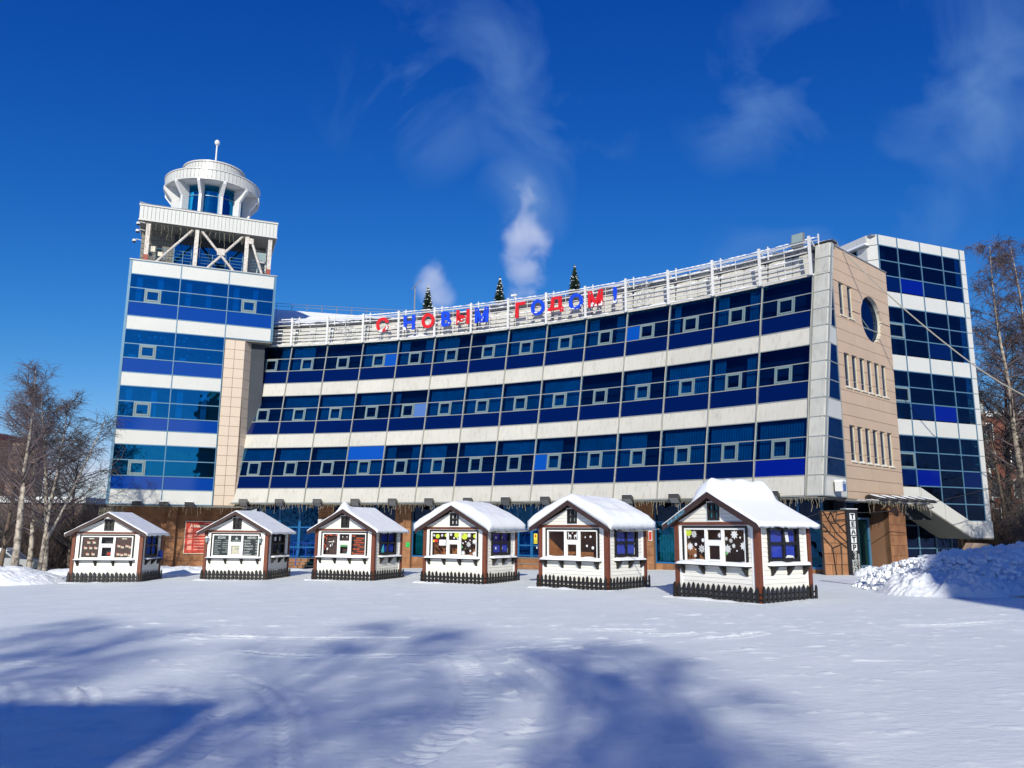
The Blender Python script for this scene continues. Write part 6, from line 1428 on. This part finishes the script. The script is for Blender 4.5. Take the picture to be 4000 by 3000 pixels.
# far thickets that read as one mass
def thicket(label, x0, x1, y0, y1, n, h0, h1, seed, mt):
    rr = random.Random(seed); V = []; F = []
    for i in range(n):
        x, y = rr.uniform(x0, x1), rr.uniform(y0, y1); h_ = rr.uniform(h0, h1); z = float(gz(np.array(x), 0))-.2
        dx, dy = rr.uniform(-.35, .35)*h_, rr.uniform(-.2, .2)*h_; w = rr.uniform(.012, .035)
        for k in range(7):
            f = rr.uniform(0, .75) if k else 0; bx, by, bz = x+dx*f, y+dy*f, z+h_*f; L = h_*(1-f)*rr.uniform(.4, 1) if k else h_
            ex, ey, ez = (x+dx, y+dy, z+h_) if not k else (bx+rr.uniform(-.6, .6)*L, by+rr.uniform(-.6, .6)*L, bz+L*rr.uniform(.3, 1)); ww = w if not k else w*.55
            b = len(V); V += [(bx-ww, by, bz), (bx+ww, by, bz), (bx, by+ww*1.6, bz), (ex, ey, ez)]; F += [(b, b+1, b+3), (b+1, b+2, b+3), (b+2, b, b+3)]
    o = bpy.data.objects.new('thicket', raw_mesh('thicket', V, F, [mt])); link(o); o['kind'] = 'stuff'; o['label'] = label; o['category'] = 'thicket'
thicket('brown bare thicket behind the left birches', -52, -27, 56, 74, 5200, 2.0, 6.3, 2, M['thicket'])
thicket('bare brushwood between the rear glass tower and the brick building', 30, 52, 48, 62, 2600, 2, 6.5, 3, M['thicket'])
# ------------------------------------------------------------------ houses far away
def house(name, label, x, y, w, d, h_, rz, wall, roofm, rows_, cols_, roof='flat', wz=1.5, ww=1.3, z=-.8):
    MW = T(x, y, z, rz); t = thing(name, label, 'building', MW); MB().box(0, w, 0, d, 0, h_).put('wall', wall, t, MW)
    if roof == 'gable': MB().prism([(-.4, -.4, h_), (w+.4, -.4, h_), (w/2, -.4, h_+w*.28)], (0, d+.8, 0)).put('roof', roofm, t, MW)
    else: MB().box(-.3, w+.3, -.3, d+.3, h_, h_+.5).put('roof', roofm, t, MW)
    fh = (h_-1)/rows_
    for i in range(rows_):
        for j in range(cols_):
            cx = w*(j+.5)/cols_; wdw = MB().box(cx-ww/2, cx+ww/2, -.04, .06, .9+i*fh+.5, .9+i*fh+.5+wz).put('window', M['window_dark'], t, MW)
            mb = MB(); framebox(mb, cx-ww/2-.08, cx+ww/2+.08, .9+i*fh+.42, .9+i*fh+.58+wz, .09, -.09, .0); mb.put('window_frame', M['ktrim'], t, MW)
    return t, MW
t, MW = house('apartment_house', 'peach house with snowy lower roof and red roof edge at the far left', -60.5, 78, 9.5, 5, 11.8, .0, M['house_pink'], M['red_roof'], 4, 3)
MB().box(9.51, 12.5, 2, 3.5, 0, 11.6).put('shaded_wing', M['house_grey'], t, MW)  # the wing's shade is put into its darker wall colour
MB().hexa([(-3, -3.6, 8.6), (9.2, -3.6, 8.6), (8.4, -.1, 11.3), (-3, -.1, 11.3)], [(-3, -3.6, 8.4), (9.2, -3.6, 8.4), (8.4, -.1, 11.1), (-3, -.1, 11.1)]).put('lower_roof_snow', M['snow'], t, MW)
MB().box(-3, 8.8, -3.3, -.1, 0, 8.4).put('lower_wing', M['house_pink'], t, MW)
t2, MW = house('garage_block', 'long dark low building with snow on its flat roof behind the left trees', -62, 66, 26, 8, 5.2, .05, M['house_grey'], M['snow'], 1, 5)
t3, MW = house('brick_house', 'red brick apartment house with pale balconies behind the right trees', 39.2, 72, 16, 14, 13.8, -.10, M['brick'], M['snow'], 5, 6)
for i in range(5): MB().box(1.0, 3.6, -1.2, -.05, 1.2+i*2.9, 2.3+i*2.9).put('balcony', M['house_grey'], t3, MW); MB().box(1.0, 3.6, -1.25, -1.2, 2.35+i*2.9, 3.6+i*2.9).put('balcony_glazing', M['curtain_w'], t3, MW)
t4, MW = house('green_roofed_house', 'pale house with a steep dark green roof beside the rear glass tower', 34.0, 70, 8, 10, 11.5, -.05, M['house_grey'], M['green_roof'], 4, 3, 'gable')
# snow-covered parked cars behind the left bank
def car(x, y, rz, label, mt, s=1.0):
    MW = T(x, y, float(gz(np.array(x), 0))-.05, rz, s); c = thing('parked_car', label, 'car', MW, 'parked cars behind the left snow bank')
    side = [(-2.1, .35), (2.1, .35), (2.12, .75), (1.75, .92), (1.0, .98), (.45, 1.42), (-1.1, 1.45), (-1.75, 1.0), (-2.1, .9)]
    MB().prism([(a, -.82, b) for a, b in side], (0, 1.64, 0)).put('body', mt, c, MW)
    for k, yy in ((0, -.83), (1, .80)): MB().prism([(-1.0, yy, 1.36), (.38, yy, 1.34), (.82, yy, 1.02), (-1.45, yy, 1.02)], (0, .03, 0)).put('side_window', M['window_dark'], c, MW)
    MB().hexa([(-1.15, -.8, 1.45), (.45, -.8, 1.44), (.45, .8, 1.44), (-1.15, .8, 1.45)], [(-1.1, -.72, 1.62), (.35, -.72, 1.6), (.35, .72, 1.6), (-1.1, .72, 1.62)]).put('roof_snow', M['snow'], c, MW)
    for wx in (-1.3, 1.3):
        for yy in (-.84, .66): MB().tube([(wx, yy, .32), (wx, yy+.18, .32)], .32, 14).put('wheel', M['black'], c, MW)
    for yy in (-.6, .6): MB().box(2.1, 2.15, yy-.15, yy+.15, .62, .76).put('headlight', M['lampglass'], c, MW)
car(-32.5, 52.0, .1, 'grey car with snow on its roof between the left trees', M['galv']); car(-37.5, 53.0, -.1, 'dark car with snow on its roof further left', M['darkgrey'])
# beige arched stone shelter behind the big heap
MW = T(24.7, 42.2, .3, .1, .72); a_ = thing('stone_arch', 'beige stone arch with a dark opening behind the top of the snow heap', 'arch', MW)
P = [(-1.2, 0), (-.45, 0), (-.45, .9), (-.2, 1.2), (.25, 1.2), (.45, .9), (.45, 0), (2.2, 0), (1.9, .9), (1.3, 1.8), (.5, 2.25), (-.6, 2.3), (-1.1, 1.6)]
MB().prism([(p[0], 0, p[1]) for p in P], (0, .9, 0)).put('arch_body', M['tile'], a_, MW); MB().box(-.6, .6, .4, .8, 0, 1.25).put('opening_shade_block', M['black'], a_, MW)  # black block paints the shade inside the arch

# ------------------------------------------------------------------ steam behind the building
def plume(label, x, y, z, sx, sy, sz, seed, dens, lean_):
    mb = MB(); n = 20
    prof = [(.02, -1), (.45, -.92), (.8, -.6), (.95, -.1), (1, .3), (.85, .75), (.4, .97), (.02, 1)]
    mb.lathe(prof, 20); me = mb.mesh('steam_plume', None)
    for v in me.vertices: v.co.x = v.co.x*sx+lean_*(v.co.z+1)*sx; v.co.y *= sy; v.co.z *= sz
    m_, n_, l_ = new_mat('steam'+str(seed)); out = n_.new('ShaderNodeOutputMaterial'); pv = n_.new('ShaderNodeVolumePrincipled'); l_.new(pv.outputs[0], out.inputs['Volume'])
    pv.inputs['Color'].default_value = (.99, .99, 1.0, 1); pv.inputs['Anisotropy'].default_value = 0.0
    tc = n_.new('ShaderNodeTexCoord'); nz = n_.new('ShaderNodeTexNoise'); nz.inputs['Scale'].default_value = .26; nz.inputs['Detail'].default_value = 5; nz.inputs['Roughness'].default_value = .55; nz.inputs['Distortion'].default_value = .4
    mp = n_.new('ShaderNodeMapping'); mp.inputs['Location'].default_value = (seed*7.3, 0, 0); l_.new(tc.outputs['Object'], mp.inputs[0]); l_.new(mp.outputs[0], nz.inputs['Vector'])
    # radial falloff: distance from the leaning axis
    sp = n_.new('ShaderNodeSeparateXYZ'); l_.new(tc.outputs['Object'], sp.inputs[0])
    def mth(op, a, b=None, clamp=False):
        q = n_.new('ShaderNodeMath'); q.operation = op; q.use_clamp = clamp
        for i_, v_ in enumerate((a, b)):
            if v_ is None: continue
            if isinstance(v_, (int, float)): q.inputs[i_].default_value = v_
            else: l_.new(v_, q.inputs[i_])
        return q.outputs[0]
    zz = mth('DIVIDE', sp.outputs[2], sz); xx = mth('SUBTRACT', mth('DIVIDE', sp.outputs[0], sx), mth('MULTIPLY', mth('ADD', zz, 1.0), lean_)); yy = mth('DIVIDE', sp.outputs[1], sy)
    r2 = mth('ADD', mth('ADD', mth('MULTIPLY', xx, xx), mth('MULTIPLY', yy, yy)), mth('MULTIPLY', mth('MULTIPLY', zz, zz), .9))
    fall = mth('SUBTRACT', 1.0, r2, True)
    den = mth('MULTIPLY', mth('MULTIPLY', mth('SUBTRACT', mth('ADD', nz.outputs[0], mth('MULTIPLY', fall, .24)), .57), 4.2, True), mth('MULTIPLY', mth('MULTIPLY', fall, 2.0, True), dens*.8))
    l_.new(den, pv.inputs['Density']); me.materials.clear(); me.materials.append(m_)
    o = thing('steam_plume', label, 'steam', T(x, y, z), mesh=me); o['kind'] = 'stuff'
plume('pale steam plume rising behind the roof spruces, tallest of the plumes', 1.6, 110, 43.0, 4.4, 4.0, 11.5, 1, .24, .07)
plume('thin steam plume behind the antenna, left of the tall plume', -9.8, 110, 36.2, 3.6, 3.4, 5.5, 2, .22, -.35)

# ------------------------------------------------------------------ what stands behind the viewer and throws the long shadows
KT = dict(H=15.5, seed=7, r0=.24, nprim=52, spread=.78, start=.24, bark='birch', twig='twig', sub=(6, 6), up=.9, droop=.4, twr=.010)
for i, (x, y, s) in enumerate(((-16.5, -26, 1.50), (-9.4, -28, 1.58), (-6.3, -29, 1.64), (-3.6, -30, 1.48), (-1.2, -31, 1.36), (-12.6, -31, 1.56), (-17.5, -4.0, .86), (-21.5, 2.0, .96), (.9, -33, 1.18))):
    tree('birch_tree', f"bare birch behind the viewer, {['first', 'second', 'third', 'fourth', 'fifth', 'sixth', 'seventh', 'eighth', 'ninth'][i]} of nine", x, y, 'KT', KT, i*.9, s, 'birches behind the viewer')
house('corner_house', 'plain house behind the viewer on the left', -26, -28, 20.6, 8, 15.6, 0, M['house_pink'], M['snow'], 4, 6)
MW = T(12.0, -30, 0, 0); hb = thing('gabled_shade_house', 'unseen gabled block added behind the viewer, roofline shaped to shade the right heap', 'building', MW)
MB().prism([(0, 0, -1), (30, 0, -1), (30, 0, 21), (13, 0, 33.8), (5.0, 0, 29.7), (0, 0, 24.4)], (0, 10, 0)).put('wall', M['brick'], hb, MW)  # added out of view: outline shaped to cast the shade at the right
for i in range(6):
    for j in range(8): MB().box(2+j*3.4, 3.4+j*3.4, 9.96, 10.05, 1.5+i*3, 3.1+i*3).put('window', M['window_dark'], hb, MW)
